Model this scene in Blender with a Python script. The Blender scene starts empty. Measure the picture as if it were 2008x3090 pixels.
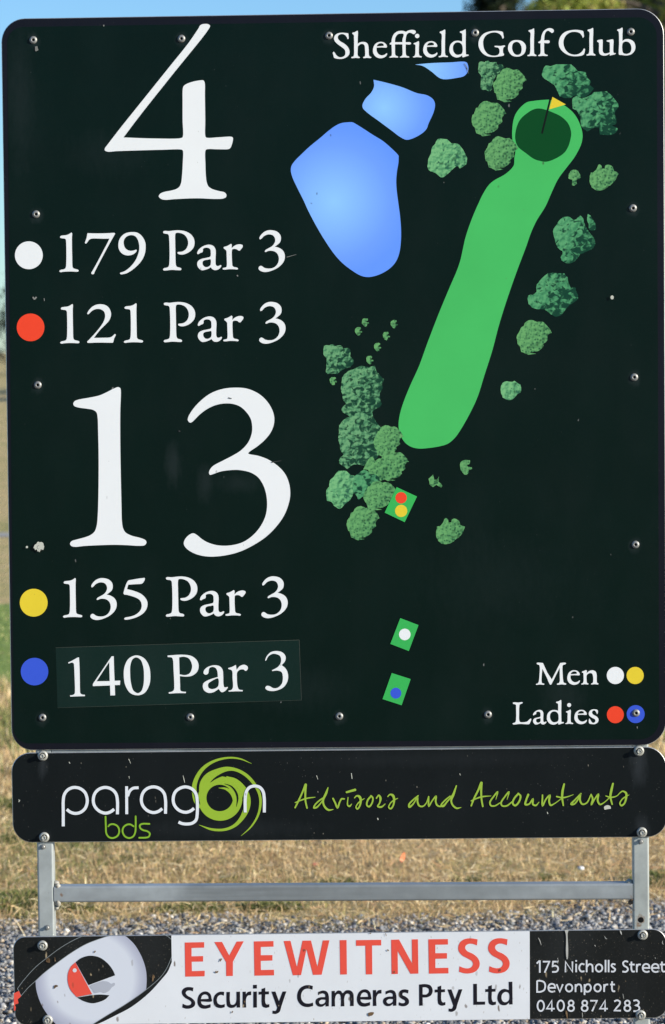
import bpy, math, random
import numpy as np
from mathutils import Vector, Matrix
from mathutils.geometry import tessellate_polygon

scene = bpy.context.scene
coll = scene.collection
# ------------------------------------------------------------------ camera
F = 9500.0                                   # focal length in photo pixels (photo is 2008 x 3090)
C = Vector((0.7844, -5.7321, 0.7363))
def cam_axes(p, y, r):
    cy, sy = math.cos(y), math.sin(y); cp, sp = math.cos(p), math.sin(p); cr, sr = math.cos(r), math.sin(r)
    f = Vector((sy*cp, cy*cp, sp)); rt = Vector((cy, -sy, 0)); up = rt.cross(f)
    return rt*cr + up*sr, up*cr - rt*sr, f
RT, UP, FW = cam_axes(-0.0529, -0.0333, -0.0107)
cam_d = bpy.data.cameras.new('camera')
cam = bpy.data.objects.new('camera', cam_d); coll.objects.link(cam)
m = Matrix((RT, UP, -FW)).transposed().to_4x4(); m.translation = C
cam.matrix_world = m
cam_d.sensor_fit = 'VERTICAL'; cam_d.sensor_height = 36.0; cam_d.sensor_width = 36.0
cam_d.lens = F/3090*36
cam_d.clip_start = 0.1; cam_d.clip_end = 3000
cam_d.dof.use_dof = True
cam_d.dof.focus_distance = 5.75
cam_d.dof.aperture_fstop = 10.0
scene.camera = cam
# ------------------------------------------------------------------ sun and sky
SUN = Vector((23, -10, 8.6)).normalized()    # towards the sun, read from the bolt shadows
world = bpy.data.worlds.new('World'); scene.world = world; world.use_nodes = True
wn = world.node_tree.nodes; wl = world.node_tree.links
bg = wn['Background']
sky = wn.new('ShaderNodeTexSky'); sky.sky_type = 'NISHITA'; sky.sun_disc = False
sky.sun_elevation = math.asin(SUN.z)
sky.sun_rotation = math.atan2(SUN.x, SUN.y)
sky.air_density = 1.0; sky.dust_density = 0.0; sky.ozone_density = 3.0
tint = wn.new('ShaderNodeMix'); tint.data_type = 'RGBA'; tint.blend_type = 'MULTIPLY'; tint.inputs[0].default_value = 1
tint.inputs[7].default_value = (.60, .83, 1.08, 1)
wl.new(sky.outputs[0], tint.inputs[6]); wl.new(tint.outputs[2], bg.inputs['Color']); bg.inputs['Strength'].default_value = 0.11
sd = bpy.data.lights.new('sun', 'SUN'); sd.energy = 5.0; sd.angle = math.radians(0.55); sd.color = (1.0, 0.92, 0.80)
sun = bpy.data.objects.new('sun', sd); coll.objects.link(sun)
sun.rotation_euler = SUN.to_track_quat('Z', 'Y').to_euler()
vs = scene.view_settings
vs.view_transform = 'Standard'; vs.look = 'None'; vs.gamma = 1.0; vs.use_curve_mapping = False
vs.exposure = 0.48

GROUND = -0.864                              # ground level; z = 0 is the lower edge of the big board
rng = random.Random(4)
nrg = np.random.default_rng(7)

# ------------------------------------------------------------------ helpers
def at(px, py, Y=0.0):
    """point of the vertical plane y = Y seen at photo pixel (px, py)"""
    d = FW + RT*((px-1004)/F) + UP*((1545-py)/F)
    t = (Y - C.y)/d.y
    return C + d*t
def atg(px, py, z=GROUND):
    d = FW + RT*((px-1004)/F) + UP*((1545-py)/F)
    return C + d*((z-C.z)/d.z)
def s2l(c):
    return tuple((v/255/12.92 if v/255 <= .04045 else ((v/255+.055)/1.055)**2.4) for v in c)
def tag(o, label=None, cat=None, group=None, kind=None):
    if label: o['label'] = label
    if cat: o['category'] = cat
    if group: o['group'] = group
    if kind: o['kind'] = kind
    return o
def empty(name, loc):
    o = bpy.data.objects.new(name, None); coll.objects.link(o); o.location = loc; o.empty_display_size = .1
    return o
def mesh_obj(name, verts, faces, mat=None, parent=None, smooth=False, off=None):
    me = bpy.data.meshes.new(name)
    if off is not None: verts = [(v[0]-off[0], v[1]-off[1], v[2]-off[2]) for v in verts]
    me.from_pydata(verts, [], faces); me.update()
    if smooth: me.shade_smooth()
    o = bpy.data.objects.new(name, me); coll.objects.link(o)
    if mat: me.materials.append(mat)
    if parent: o.parent = parent
    return o

# ------------------------------------------------------------------ materials
class NT:
    def __init__(s, name):
        s.m = bpy.data.materials.new(name); s.m.use_nodes = True
        s.n = s.m.node_tree.nodes; s.l = s.m.node_tree.links
        s.b = s.n['Principled BSDF']; s.tc = s.n.new('ShaderNodeTexCoord')
    def link(s, a, b): s.l.new(a, b)
    def mapping(s, scale=(1,1,1), rot=(0,0,0), loc=(0,0,0)):
        mp = s.n.new('ShaderNodeMapping'); mp.inputs['Scale'].default_value = scale
        mp.inputs['Rotation'].default_value = rot; mp.inputs['Location'].default_value = loc
        s.link(s.tc.outputs['Object'], mp.inputs[0]); return mp.outputs[0]
    def noise(s, vec, scale, detail=3, rough=.55, dist=0):
        t = s.n.new('ShaderNodeTexNoise'); t.inputs['Scale'].default_value = scale; t.inputs['Detail'].default_value = detail
        t.inputs['Roughness'].default_value = rough; t.inputs['Distortion'].default_value = dist
        s.link(vec, t.inputs['Vector']); return t
    def ramp(s, fac, stops):
        r = s.n.new('ShaderNodeValToRGB')
        while len(r.color_ramp.elements) < len(stops): r.color_ramp.elements.new(.5)
        for e, (p, c) in zip(r.color_ramp.elements, stops):
            e.position = p; e.color = (c, c, c, 1) if not isinstance(c, tuple) else (*c[:3], 1)
        s.link(fac, r.inputs[0]); return r.outputs[0]
    def math(s, op, a, b=None, clamp=False):
        n = s.n.new('ShaderNodeMath'); n.operation = op; n.use_clamp = clamp
        for i, v in enumerate((a, b)):
            if v is None: continue
            if isinstance(v, (int, float)): n.inputs[i].default_value = v
            else: s.link(v, n.inputs[i])
        return n.outputs[0]
    def mix(s, fac, a, b, blend='MIX'):
        n = s.n.new('ShaderNodeMix'); n.data_type = 'RGBA'; n.blend_type = blend
        if isinstance(fac, (int, float)): n.inputs[0].default_value = fac
        else: s.link(fac, n.inputs[0])
        for i, v in ((6, a), (7, b)):
            if isinstance(v, tuple): n.inputs[i].default_value = (*v[:3], 1)
            else: s.link(v, n.inputs[i])
        return n.outputs[2]
    def set(s, **k):
        for a, v in k.items(): s.b.inputs[a.replace('_', ' ')].default_value = v
    def bump(s, h, strength=.3, dist=.001):
        b = s.n.new('ShaderNodeBump'); b.inputs['Strength'].default_value = strength; b.inputs['Distance'].default_value = dist
        s.link(h, b.inputs['Height']); s.link(b.outputs[0], s.b.inputs['Normal'])

def specks(t, scale, prob, size, stretch=(1, 1, .45), rot=.25, seed=0., clump=None):
    v = t.n.new('ShaderNodeTexVoronoi'); v.feature = 'F1'; v.inputs['Scale'].default_value = scale
    wob = t.noise(t.mapping(loc=(seed, 0, 0)), scale*.9, 2)
    mp = t.n.new('ShaderNodeVectorMath'); mp.operation = 'MULTIPLY_ADD'
    t.link(wob.outputs['Color'], mp.inputs[0]); mp.inputs[1].default_value = (.5/scale,)*3
    t.link(t.mapping(scale=stretch, rot=(0, rot, 0), loc=(seed, seed*.7, 0)), mp.inputs[2])
    t.link(mp.outputs[0], v.inputs['Vector'])
    sep = t.n.new('ShaderNodeSeparateColor'); t.link(v.outputs['Color'], sep.inputs[0])
    a = t.math('LESS_THAN', sep.outputs[0], prob)
    sz = t.math('MULTIPLY', sep.outputs[1], size)
    d = t.math('SUBTRACT', 1.0, t.math('DIVIDE', v.outputs['Distance'], t.math('ADD', sz, size*.25)), True)
    d = t.math('MULTIPLY', d, 2.2, True)
    o = t.math('MULTIPLY', a, d)
    if clump:
        c = t.ramp(t.noise(t.mapping(loc=(0, 0, seed)), clump, 2).outputs['Fac'], [(.38, 0.), (.6, 1.)])
        o = t.math('MULTIPLY', o, c)
    return o

def paint(name, col, rough=.4, sp=(), mott=.06, spec=.18, film=0., smudge=()):
    """printed or painted sheet: colour, faint mottling and specks of dirt"""
    t = NT(name)
    n = t.noise(t.mapping(), 9, 4)
    c = t.mix(t.ramp(n.outputs['Fac'], [(.35, 0.), (.7, 1.)]), tuple(v*(1-mott) for v in col), tuple(min(1, v*(1+mott)) for v in col))
    if film:                                     # thin grey weathering film with soft wipe marks
        f = t.ramp(t.noise(t.mapping(scale=(1.4, 1, .7)), 5.5, 5, .6).outputs['Fac'], [(.45, 0.), (.8, 1.)])
        c = t.mix(t.math('MULTIPLY', f, film), c, (.35, .38, .40))
        f2 = t.ramp(t.noise(t.mapping(scale=(1, 1, 1.0)), 240, 2).outputs['Fac'], [(.52, 0.), (.75, 1.)])
        c = t.mix(t.math('MULTIPLY', f2, film*.6), c, (.4, .4, .38))
    for (px_, pz_, rx_, rz_, am) in smudge:
        v = t.n.new('ShaderNodeVectorMath'); v.operation = 'LENGTH'
        t.link(t.mapping(scale=(1/rx_, 0, 1/rz_), loc=(-px_/rx_, 0, -pz_/rz_)), v.inputs[0])
        w_ = t.noise(t.mapping(scale=(1, 1, .35)), 90, 4, .6)
        d = t.math('ADD', v.outputs['Value'], t.math('MULTIPLY', t.math('SUBTRACT', w_.outputs['Fac'], .5), 1.2))
        c = t.mix(t.ramp(d, [(.2, am), (1.0, 0.)]), c, (.16, .18, .20))
    for (scale, prob, size, colr, st, seed, clump, amt) in sp:
        k = specks(t, scale, prob, size, st, .3, seed, clump)
        c = t.mix(t.math('MULTIPLY', k, amt), c, colr)
    t.link(c, t.b.inputs['Base Color'])
    rr = t.noise(t.mapping(), 30, 3)
    t.link(t.math('ADD', t.math('MULTIPLY', rr.outputs['Fac'], .16), rough-.08), t.b.inputs['Roughness'])
    t.set(**{'Specular_IOR_Level': spec})
    return t.m

DUSTL = (.34, .31, .24)
sp_dark = [(115, .14, .09, DUSTL, (1, 1, .4), 1.3, 6, .65), (230, .35, .2, (.30, .29, .26), (1, 1, .6), 4.1, 9, .45)]
sp_main = [(60, .05, .10, (.30, .30, .28), (1, 1, .5), 2.2, 5, .7), (150, .10, .14, (.16, .18, .17), (1, 1, .6), 7.2, 7, .5)]
sp_light = [(70, .10, .13, (.05, .045, .035), (1, 1, .6), 3.3, 5, .8), (170, .14, .14, (.12, .10, .07), (1, 1, .6), 9.1, 7, .55)]
sp_dirty = [(70, .30, .16, (.10, .06, .03), (1, 1, .45), 3.3, 8, .85), (150, .45, .18, (.30, .24, .17), (1, 1, .45), 9.1, 9, .6), (300, .4, .2, (.35, .3, .22), (1, 1, .7), 5.7, 14, .4)]
sp_dirtydark = [(80, .34, .15, (.42, .33, .20), (1, 1, .35), 3.3, 9, .85), (170, .5, .2, (.34, .28, .20), (1, 1, .45), 9.1, 10, .7), (330, .5, .2, (.25, .22, .17), (1, 1, .7), 5.7, 14, .5)]

M = {}
M['border'] = paint('sign_border', (.0052, .0056, .0105), .36, sp_main, film=.006)
_sm = []
for (x_, y_, rx_, rz_, am) in ((150+720/1.93, 1120+540/1.93, .018, .050, .06), (150+905/1.93, 1120+650/1.93, .018, .045, .05), (150+1110/1.93, 1120+650/1.93, .05, .022, .035),
                               (330, 460, .10, .05, .02), (1420, 1560, .05, .09, .010), (60, 300, .03, .16, .03), (1700, 2100, .05, .05, .03), (900, 2080, .12, .05, .02), (1500, 1750, .16, .10, .015)):
    w_ = at(x_, y_)-at(1020, 2256); _sm.append((w_.x, w_.z, rx_, rz_, am))
for (x_, y_) in ((78, 93), (422.5, 90), (765.5, 83), (1105, 76.5), (84.5, 498), (1472, 484), (88.5, 895), (1475, 877), (1478, 1266), (99.5, 1668), (443, 1667), (789.5, 1665), (1135, 1661)):
    w_ = at(x_*1.298, y_*1.298)-at(1020, 2256); _sm.append((w_.x, w_.z-.002, .014, .017, .075))
M['green_face'] = paint('sign_face', (.0009, .0082, .0056), .34, sp_main, film=.007, spec=.14, smudge=_sm)
M['patch'] = paint('sticker_patch', (.0030, .0165, .0120), .40, sp_main, film=.010, spec=.2)
M['white'] = paint('print_white', (.80, .815, .80), .42, sp_light, .012)
M['red'] = paint('print_red', (.84, .060, .022), .42, sp_light, .03)
M['yellow'] = paint('print_yellow', (.76, .58, .035), .42, sp_light, .03)
M['blue'] = paint('print_blue', (.040, .095, .60), .42, sp_light, .03)
M['fairway'] = paint('print_fairway', (.060, .47, .110), .42, sp_light, .035)
M['tee'] = paint('print_tee', (.040, .43, .088), .42, sp_light, .03)
M['putt'] = paint('print_putting_green', (.0, .058, .010), .42, sp_main, .03)
M['black'] = paint('print_black', (.004, .004, .004), .4, (), .05)
_sb = []
for (x_, y_, rx_, rz_, am) in ((130, 2310, .010, .035, .10), (1928, 2305, .020, .05, .10), (134, 2526, .016, .016, .07), (1937, 2500, .018, .03, .08), (700, 2500, .2, .02, .03), (1300, 2290, .3, .02, .025)):
    w_ = at(x_, y_)-at(1020, 2534); _sb.append((w_.x, w_.z, rx_, rz_, am))
M['sponsor_black'] = paint('sponsor_black', (.0062, .0085, .0088), .42, sp_dark, film=.006, spec=.12, smudge=_sb)
M['logo_white'] = paint('logo_white', (.72, .75, .77), .42, sp_light, .02)
M['lime'] = paint('logo_lime', (.29, .45, .035), .42, sp_light, .03)
M['lime2'] = paint('script_lime', (.31, .47, .05), .42, sp_light, .03)
M['lime3'] = paint('small_lime', (.22, .42, .03), .42, sp_light, .03)
M['panel_white'] = paint('panel_white', (.70, .72, .73), .45, sp_dirty, .03)
M['panel_black'] = paint('panel_black', (.0085, .0095, .0085), .48, sp_dirtydark, film=.025)
M['panel_red'] = paint('panel_red', (.76, .085, .055), .45, sp_dirty, .03)
M['panel_ink'] = paint('panel_ink', (.010, .009, .014), .45, sp_dirtydark, .1)
M['small_white'] = paint('small_white', (.62, .64, .66), .45, sp_dirty, .03)
M['grey_line'] = paint('grey_line', (.25, .28, .28), .45, (), .05)
M['blob_grey'] = paint('blob_grey', (.40, .42, .47), .45, sp_dirty, .03)
M['dropping'] = paint('bird_dropping', (.55, .56, .47), .8, [(400, .5, .3, (.16, .16, .12), (1, 1, .6), 1.1, 30, .6)], .1)

def pond_mat(name, c, r):
    t = NT(name)
    v = t.n.new('ShaderNodeVectorMath'); v.operation = 'DISTANCE'
    t.link(t.tc.outputs['Object'], v.inputs[0]); v.inputs[1].default_value = c
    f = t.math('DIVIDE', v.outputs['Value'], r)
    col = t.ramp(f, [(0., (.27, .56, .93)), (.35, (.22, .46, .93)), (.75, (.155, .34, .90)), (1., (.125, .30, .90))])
    k = specks(t, 70, .08, .12, (1, 1, .6), .3, 3.3, 5)
    t.link(t.mix(t.math('MULTIPLY', k, .8), col, (.03, .05, .12)), t.b.inputs['Base Color'])
    t.set(Roughness=.42, Specular_IOR_Level=.18); return t.m
def eye_mat(c, rx, rz):
    t = NT('eyeball_print')
    mp = t.mapping(scale=(1/rx, 0, 1/rz), loc=(-c[0]/rx, 0, -c[2]/rz))
    v = t.n.new('ShaderNodeVectorMath'); v.operation = 'LENGTH'; t.link(mp, v.inputs[0])
    col = t.ramp(v.outputs['Value'], [(.0, (.62, .65, .70)), (.74, (.62, .65, .70)), (.87, (.46, .48, .56)), (1., (.36, .38, .47))])
    k = specks(t, 70, .30, .16, (1, 1, .45), .3, 3.3, 8)
    t.link(t.mix(t.math('MULTIPLY', k, .8), col, (.12, .07, .04)), t.b.inputs['Base Color'])
    t.set(Roughness=.45); return t.m
def maptree_mat(name, light, mid, dark, scale, k=9.0, pit=0., dots=0):
    """printed tree-crown artwork: rounded clump drawing with dark pits, denser towards the lower right of each drawing"""
    t = NT(name)
    g = t.n.new('ShaderNodeSeparateXYZ'); t.link(t.tc.outputs['Generated'], g.inputs[0])
    side = t.math('ADD', t.math('MULTIPLY', g.outputs[0], .75), t.math('MULTIPLY', t.math('SUBTRACT', 1.0, g.outputs[2]), .45))
    a = t.noise(t.mapping(), scale, 2, .45); b = t.noise(t.mapping(loc=(.0022, 0, -.0026)), scale, 2, .45)
    e = t.math('ADD', t.math('MULTIPLY', t.math('SUBTRACT', a.outputs['Fac'], b.outputs['Fac']), k*.32), .60)
    e = t.math('SUBTRACT', e, t.math('MULTIPLY', t.math('SUBTRACT', side, .55), .45), True)
    c = t.ramp(e, [(.10, tuple(v*.45 for v in mid)), (.45, mid), (.85, light)])
    if dots:
        v = t.n.new('ShaderNodeTexVoronoi'); v.voronoi_dimensions = '2D'; v.inputs['Scale'].default_value = dots; v.inputs['Randomness'].default_value = .9
        t.link(t.mapping(rot=(math.pi/2, 0, 0)), v.inputs['Vector'])
        rad = t.math('ADD', t.math('MULTIPLY', side, .30), .08)
        p = t.math('MULTIPLY', t.math('SUBTRACT', rad, v.outputs['Distance']), 6.0, True)
        c = t.mix(t.math('MULTIPLY', p, .85), c, dark)
    else:
        p = t.noise(t.mapping(loc=(5, 2, 9), scale=(1, 1, 1.25)), scale*.9, 2.5, .5, .5)
        pf = t.math('ADD', p.outputs['Fac'], t.math('MULTIPLY', t.math('SUBTRACT', side, .6), .22))
        c = t.mix(t.ramp(pf, [(.505-pit, 0.), (.60-pit, .95)]), c, dark)
    t.link(c, t.b.inputs['Base Color']); t.set(Roughness=.42, Specular_IOR_Level=.15); return t.m
MT = [maptree_mat('map_tree_olive', (.135, .37, .125), (.085, .265, .095), (.008, .075, .035), 130, 6, 0, 130),
      maptree_mat('map_tree_teal', (.10, .35, .145), (.05, .235, .10), (.003, .040, .022), 100, 6, .03),
      maptree_mat('map_tree_grey', (.145, .36, .16), (.065, .22, .10), (.004, .040, .022), 115, 8, .03),
      maptree_mat('map_tree_pale', (.18, .46, .19), (.10, .33, .14), (.02, .11, .06), 130, 6, -.06)]

def metal(name, col, rough, spots=(), metallic=.85, grain=0., stain=None, xr=None):
    t = NT(name)
    n = t.noise(t.mapping(), 26, 5, .65)
    c = t.mix(t.ramp(n.outputs['Fac'], [(.3, 0.), (.7, 1.)]), tuple(v*.82 for v in col), tuple(min(1, v*1.12) for v in col))
    if stain:
        s = t.ramp(t.noise(t.mapping(scale=stain), 3.2, 4, .6).outputs['Fac'], [(.42, 0.), (.62, 1.)])
        c = t.mix(t.math('MULTIPLY', s, .45), c, tuple(v*.45 for v in col))
    if xr:                                       # mill-scale stain along the middle of the rail
        g = t.n.new('ShaderNodeSeparateXYZ'); t.link(t.tc.outputs['Object'], g.inputs[0])
        a = t.math('MULTIPLY', t.math('SUBTRACT', g.outputs[0], xr[0]), 30., True)
        b = t.math('MULTIPLY', t.math('SUBTRACT', xr[1], g.outputs[0]), 2.2, True)
        st = t.ramp(t.noise(t.mapping(scale=(.12, 1, 3)), 60, 4).outputs['Fac'], [(.3, .55), (.65, 1.)])
        c = t.mix(t.math('MULTIPLY', t.math('MULTIPLY', a, b), t.math('MULTIPLY', st, .62)), c, tuple(v*.38 for v in col))
    k = specks(t, 120, .12, .16, (1, 1, .5), .2, 2.0, 9)
    c = t.mix(t.math('MULTIPLY', k, .6), c, (.12, .09, .06))
    fac = None
    for (p, r) in spots:
        v = t.n.new('ShaderNodeVectorMath'); v.operation = 'DISTANCE'; t.link(t.tc.outputs['Object'], v.inputs[0]); v.inputs[1].default_value = p
        wob = t.noise(t.mapping(), 110, 4, .7)
        d = t.math('ADD', t.math('DIVIDE', v.outputs['Value'], r), t.math('MULTIPLY', wob.outputs['Fac'], 1.3))
        s = t.ramp(d, [(.75, 1.), (1.45, 0.)])
        fac = s if fac is None else t.math('MAXIMUM', fac, s)
    met = t.math('MULTIPLY', 1.0, metallic)
    if fac is not None:
        c = t.mix(t.math('MULTIPLY', fac, .8), c, (.17, .085, .03))
        met = t.math('SUBTRACT', metallic, t.math('MULTIPLY', fac, metallic*.9), True)
    t.link(c, t.b.inputs['Base Color']); t.link(met, t.b.inputs['Metallic'])
    rr = t.noise(t.mapping(scale=(1, 1, .3)), 60, 4)
    t.link(t.math('ADD', t.math('MULTIPLY', rr.outputs['Fac'], .25), rough-.12), t.b.inputs['Roughness'])
    t.bump(n.outputs['Fac'], .15, .0006)
    return t.m
M['edge'] = metal('sheet_edge', (.62, .62, .58), .5)
M['rivet'] = metal('rivet_metal', (.30, .30, .28), .5, metallic=.55)
M['bolt'] = metal('bolt_metal', (.42, .42, .37), .5, metallic=.35)
M['hole'] = paint('hole_dark', (.004, .004, .004), .8, (), 0)

# ------------------------------------------------------------------ outlines
def parse(s):
    out = []
    for tok in s.split():
        c = tok.endswith('!'); a = tok.rstrip('!').split(',')
        out.append(([float(v) for v in a], c))
    return out
def spline(pts, corner, closed=True, n=6):
    """centripetal Catmull-Rom through the points, broken at corners"""
    P = [np.array(p) for p in pts]; N = len(P); out = []
    segs = N if closed else N-1
    for i in range(segs):
        p1, p2 = P[i], P[(i+1) % N]
        p0 = P[i-1] if (closed or i > 0) else p1
        p3 = P[(i+2) % N] if (closed or i+2 < N) else p2
        c1, c2 = corner[i], corner[(i+1) % N]
        d = max(np.linalg.norm((p2-p1)[:2]), 1e-6)
        def tan(a, b, c):
            da = max(np.linalg.norm((b-a)[:2]), 1e-6)**.5; db = max(np.linalg.norm((c-b)[:2]), 1e-6)**.5
            return (b-a)/da - (c-a)/(da+db) + (c-b)/db
        m1 = (p2-p1) if c1 or np.allclose(p0[:2], p1[:2]) else tan(p0, p1, p2)*d**.5
        m2 = (p2-p1) if c2 or np.allclose(p2[:2], p3[:2]) else tan(p1, p2, p3)*d**.5
        k = 1 if (c1 and c2) else n
        for j in range(k):
            u = j/k
            out.append((2*u**3-3*u*u+1)*p1 + (u**3-2*u*u+u)*m1 + (-2*u**3+3*u*u)*p2 + (u**3-u*u)*m2)
    if not closed: out.append(P[-1])
    return out
class Reg:
    """a measured region of the photograph: local coordinates -> photo pixels"""
    def __init__(s, x0, y0, sc): s.x0, s.y0, s.sc = x0, y0, sc
    def __call__(s, p): return (s.x0+p[0]/s.sc, s.y0+p[1]/s.sc)
def contour(s, reg, n=6, tr=None, allc=False):
    d = parse(s); pts = [p for p, c in d]; cor = [c or allc for p, c in d]
    o = spline(pts, cor, True, n)
    if tr: o = [tr(p) for p in o]
    return [reg(p) for p in o]
def T(dx=0, dy=0, k=1.0, ox=0, oy=0):
    return lambda p: (ox+(p[0]-ox)*k+dx, oy+(p[1]-oy)*k+dy)
class Print:
    """collects flat printed shapes on the board plane into one mesh"""
    def __init__(s, depth): s.v = []; s.f = []; s.y = -depth; s.k = 0
    def fill(s, loops):
        P = [[Vector((q[0], -q[1], 0)) for q in L] for L in loops]
        tris = tessellate_polygon(P); flat = [q for L in loops for q in L]; b = len(s.v)
        for q in flat: w = at(*q); s.v.append((w.x, s.y-s.k*1e-5, w.z))
        for t in tris:
            a, bb, c = [Vector(s.v[b+i]) for i in t]
            nrm = (bb-a).cross(c-a)
            if nrm.length < 1e-12: continue
            s.f.append(tuple(b+i for i in (t if nrm.y < 0 else t[::-1])))
        s.k += 1; return s
    def glyph(s, reg, outer, holes=(), tr=None, n=6):
        return s.fill([contour(outer, reg, n, tr)] + [contour(h, reg, n, tr) for h in holes])
    def disc(s, reg, cx, cy, r, ry=None, n=40, tr=None):
        L = [(cx+r*math.cos(2*math.pi*i/n), cy+(ry or r)*math.sin(2*math.pi*i/n)) for i in range(n)]
        if tr: L = [tr(p) for p in L]
        return s.fill([[reg(p) for p in L]])
    def stroke(s, reg, path, w=None, n=5, tr=None, cap=True, closed=False):
        d = parse(path); pts = [p if len(p) == 3 else p+[w] for p, c in d]; cor = [c for p, c in d]
        o = spline(pts, cor, closed, n)
        if closed: o = o+[o[0]]
        if tr: o = [np.array([*tr(p), p[2]]) for p in o]
        N = len(o); L = []; b = len(s.v)
        for i in range(N):
            a = o[max(i-1, 0)]; c = o[min(i+1, N-1)]
            if closed and i in (0, N-1): a = o[N-2]; c = o[1]
            t1 = (o[i]-a)[:2]; t2 = (c-o[i])[:2]
            l1, l2 = np.linalg.norm(t1), np.linalg.norm(t2)
            t = (t1/l1 if l1 > 1e-9 else 0) + (t2/l2 if l2 > 1e-9 else 0); lt = np.linalg.norm(t)
            if lt < 1e-6: t = t2; lt = l2
            t = t/lt; nn = np.array([-t[1], t[0]])
            mk = 1.0
            if l1 > 1e-9 and l2 > 1e-9: mk = min(1.6, 1/max(.4, abs(float(np.dot(nn, [-t2[1]/l2, t2[0]/l2])))))
            h = o[i][2]/2*mk
            for sg in (-1, 1):
                q = reg((o[i][0]+sg*nn[0]*h, o[i][1]+sg*nn[1]*h)); wv = at(*q)
                s.v.append((wv.x, s.y-s.k*1e-5-i*4e-7, wv.z))
        for i in range(N-1):
            q = (b+2*i, b+2*i+1, b+2*i+3, b+2*i+2)
            A = [Vector(s.v[j]) for j in q]; nr = (A[1]-A[0]).cross(A[2]-A[0])
            s.f.append(q if nr.y < 0 else q[::-1])
        s.k += 1
        if cap and not closed:
            for e in (o[0], o[-1]):
                if e[2] > 3: s.disc(reg, e[0], e[1], e[2]*.5, n=12)
        return s
    def build(s, name, mat, parent):
        off = Vector(parent.matrix_world.translation) if False else PLOC[parent.name]
        return mesh_obj(name, s.v, s.f, mat, parent, off=off)
PLOC = {}
def board_empty(name, px, py):
    w = at(px, py); o = empty(name, w); PLOC[o.name] = w; return o
def rrect(c, rad, n=10):
    """rounded quadrilateral in photo pixels; c = TL, TR, BR, BL"""
    out = []
    for i in range(4):
        p = np.array(c[i], float); a = np.array(c[i-1], float); b = np.array(c[(i+1) % 4], float); r = rad[i]
        d1 = (a-p)/np.linalg.norm(a-p); d2 = (b-p)/np.linalg.norm(b-p)
        ctr = p+(d1+d2)*r
        v1 = p+d1*r-ctr; v2 = p+d2*r-ctr
        for j in range(n+1):
            u = j/n*math.pi/2
            out.append(tuple(ctr+v1*math.cos(u)+v2*math.sin(u)))
    return out
def sheet(name, outline, parent, mat, thick=.003, bev=.0011):
    """flat metal sheet with a thin chamfered bright edge"""
    off = PLOC[parent.name]; W = [at(*q) for q in outline]; n = len(W)
    cx = sum(w.x for w in W)/n; cz = sum(w.z for w in W)/n
    nor = []
    for i in range(n):
        t = (W[(i+1) % n]-W[i-1]); t.normalize(); q = Vector((t.z, 0, -t.x))
        if q.dot(Vector((W[i].x-cx, 0, W[i].z-cz))) < 0: q = -q
        nor.append(q)
    V = []
    for (ins, y) in ((bev, 0), (0, bev), (0, thick), (bev, thick)):
        for w, q in zip(W, nor): V.append((w.x-q.x*ins-off.x, y-off.y, w.z-q.z*ins-off.z))
    Fc = []
    sgn = sum((W[i].x-cx)*(W[(i+1) % n].z-cz)-(W[(i+1) % n].x-cx)*(W[i].z-cz) for i in range(n)) > 0
    ring = list(range(n)) if sgn else list(range(n))[::-1]      # front face looks to -y
    Fc.append(tuple(ring)); Fc.append(tuple(3*n+i for i in ring[::-1]))
    for k in range(3):
        for a in range(n):
            i, j = ring[a], ring[(a+1) % n]
            Fc.append((k*n+j, k*n+i, (k+1)*n+i, (k+1)*n+j))
    me = bpy.data.meshes.new(name); me.from_pydata(V, [], Fc)
    me.materials.append(mat); me.materials.append(M['edge'])
    for i, p in enumerate(me.polygons): p.material_index = 0 if i == 0 else 1
    me.update()
    o = bpy.data.objects.new(name, me); coll.objects.link(o); o.parent = parent
    return o
def lathe(prof, n=24):
    """profile (r, y) turned about the y axis, front towards -y"""
    V = []; Fc = []
    for (r, y) in prof:
        for i in range(n):
            a = 2*math.pi*i/n; V.append((r*math.cos(a), y, r*math.sin(a)))
    for k in range(len(prof)-1):
        for i in range(n):
            j = (i+1) % n; Fc.append((k*n+i, k*n+j, (k+1)*n+j, (k+1)*n+i))
    Fc.append(tuple((len(prof)-1)*n+i for i in range(n)))
    return V, Fc

# =================================================================== GROUND, SKY SIDE SETTING
gt = NT('dry_ground')
pos = gt.mapping()
big = gt.noise(pos, .55, 5, .6); fine = gt.noise(gt.mapping(scale=(1, .35, 1)), 22, 6, .7); med = gt.noise(gt.mapping(scale=(1, .5, 1)), 3.2, 4, .6)
c = gt.ramp(fine.outputs['Fac'], [(.30, (.34, .24, .11)), (.5, (.58, .44, .20)), (.68, (.78, .62, .34))])
gm = gt.ramp(gt.math('ADD', gt.math('MULTIPLY', big.outputs['Fac'], .6), gt.math('MULTIPLY', med.outputs['Fac'], .4)), [(.47, 0.), (.60, 1.)])
c = gt.mix(gt.math('MULTIPLY', gm, .7), c, (.30, .31, .10))
gt.link(c, gt.b.inputs['Base Color']); gt.set(Roughness=.95, Specular_IOR_Level=.1)
gt.bump(fine.outputs['Fac'], 1.0, .03)
def sheet_patch(name, x0, x1, y0, y1, z, mat, edge=None, nx=1, ny=1, kind='structure', bumpz=None):
    V = []; Fc = []
    for j in range(ny+1):
        for i in range(nx+1):
            x = x0+(x1-x0)*i/nx; y = y0+(y1-y0)*j/ny
            if edge: y = edge(x, y, j/ny)
            V.append((x, y, z+(bumpz(x, y) if bumpz else 0)))
    for j in range(ny):
        for i in range(nx):
            a = j*(nx+1)+i; Fc.append((a, a+1, a+nx+2, a+nx+1))
    o = mesh_obj(name, V, Fc, mat); tag(o, kind=kind); return o
sheet_patch('ground', -600, 600, -60, 1400, GROUND, gt.m)

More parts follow.
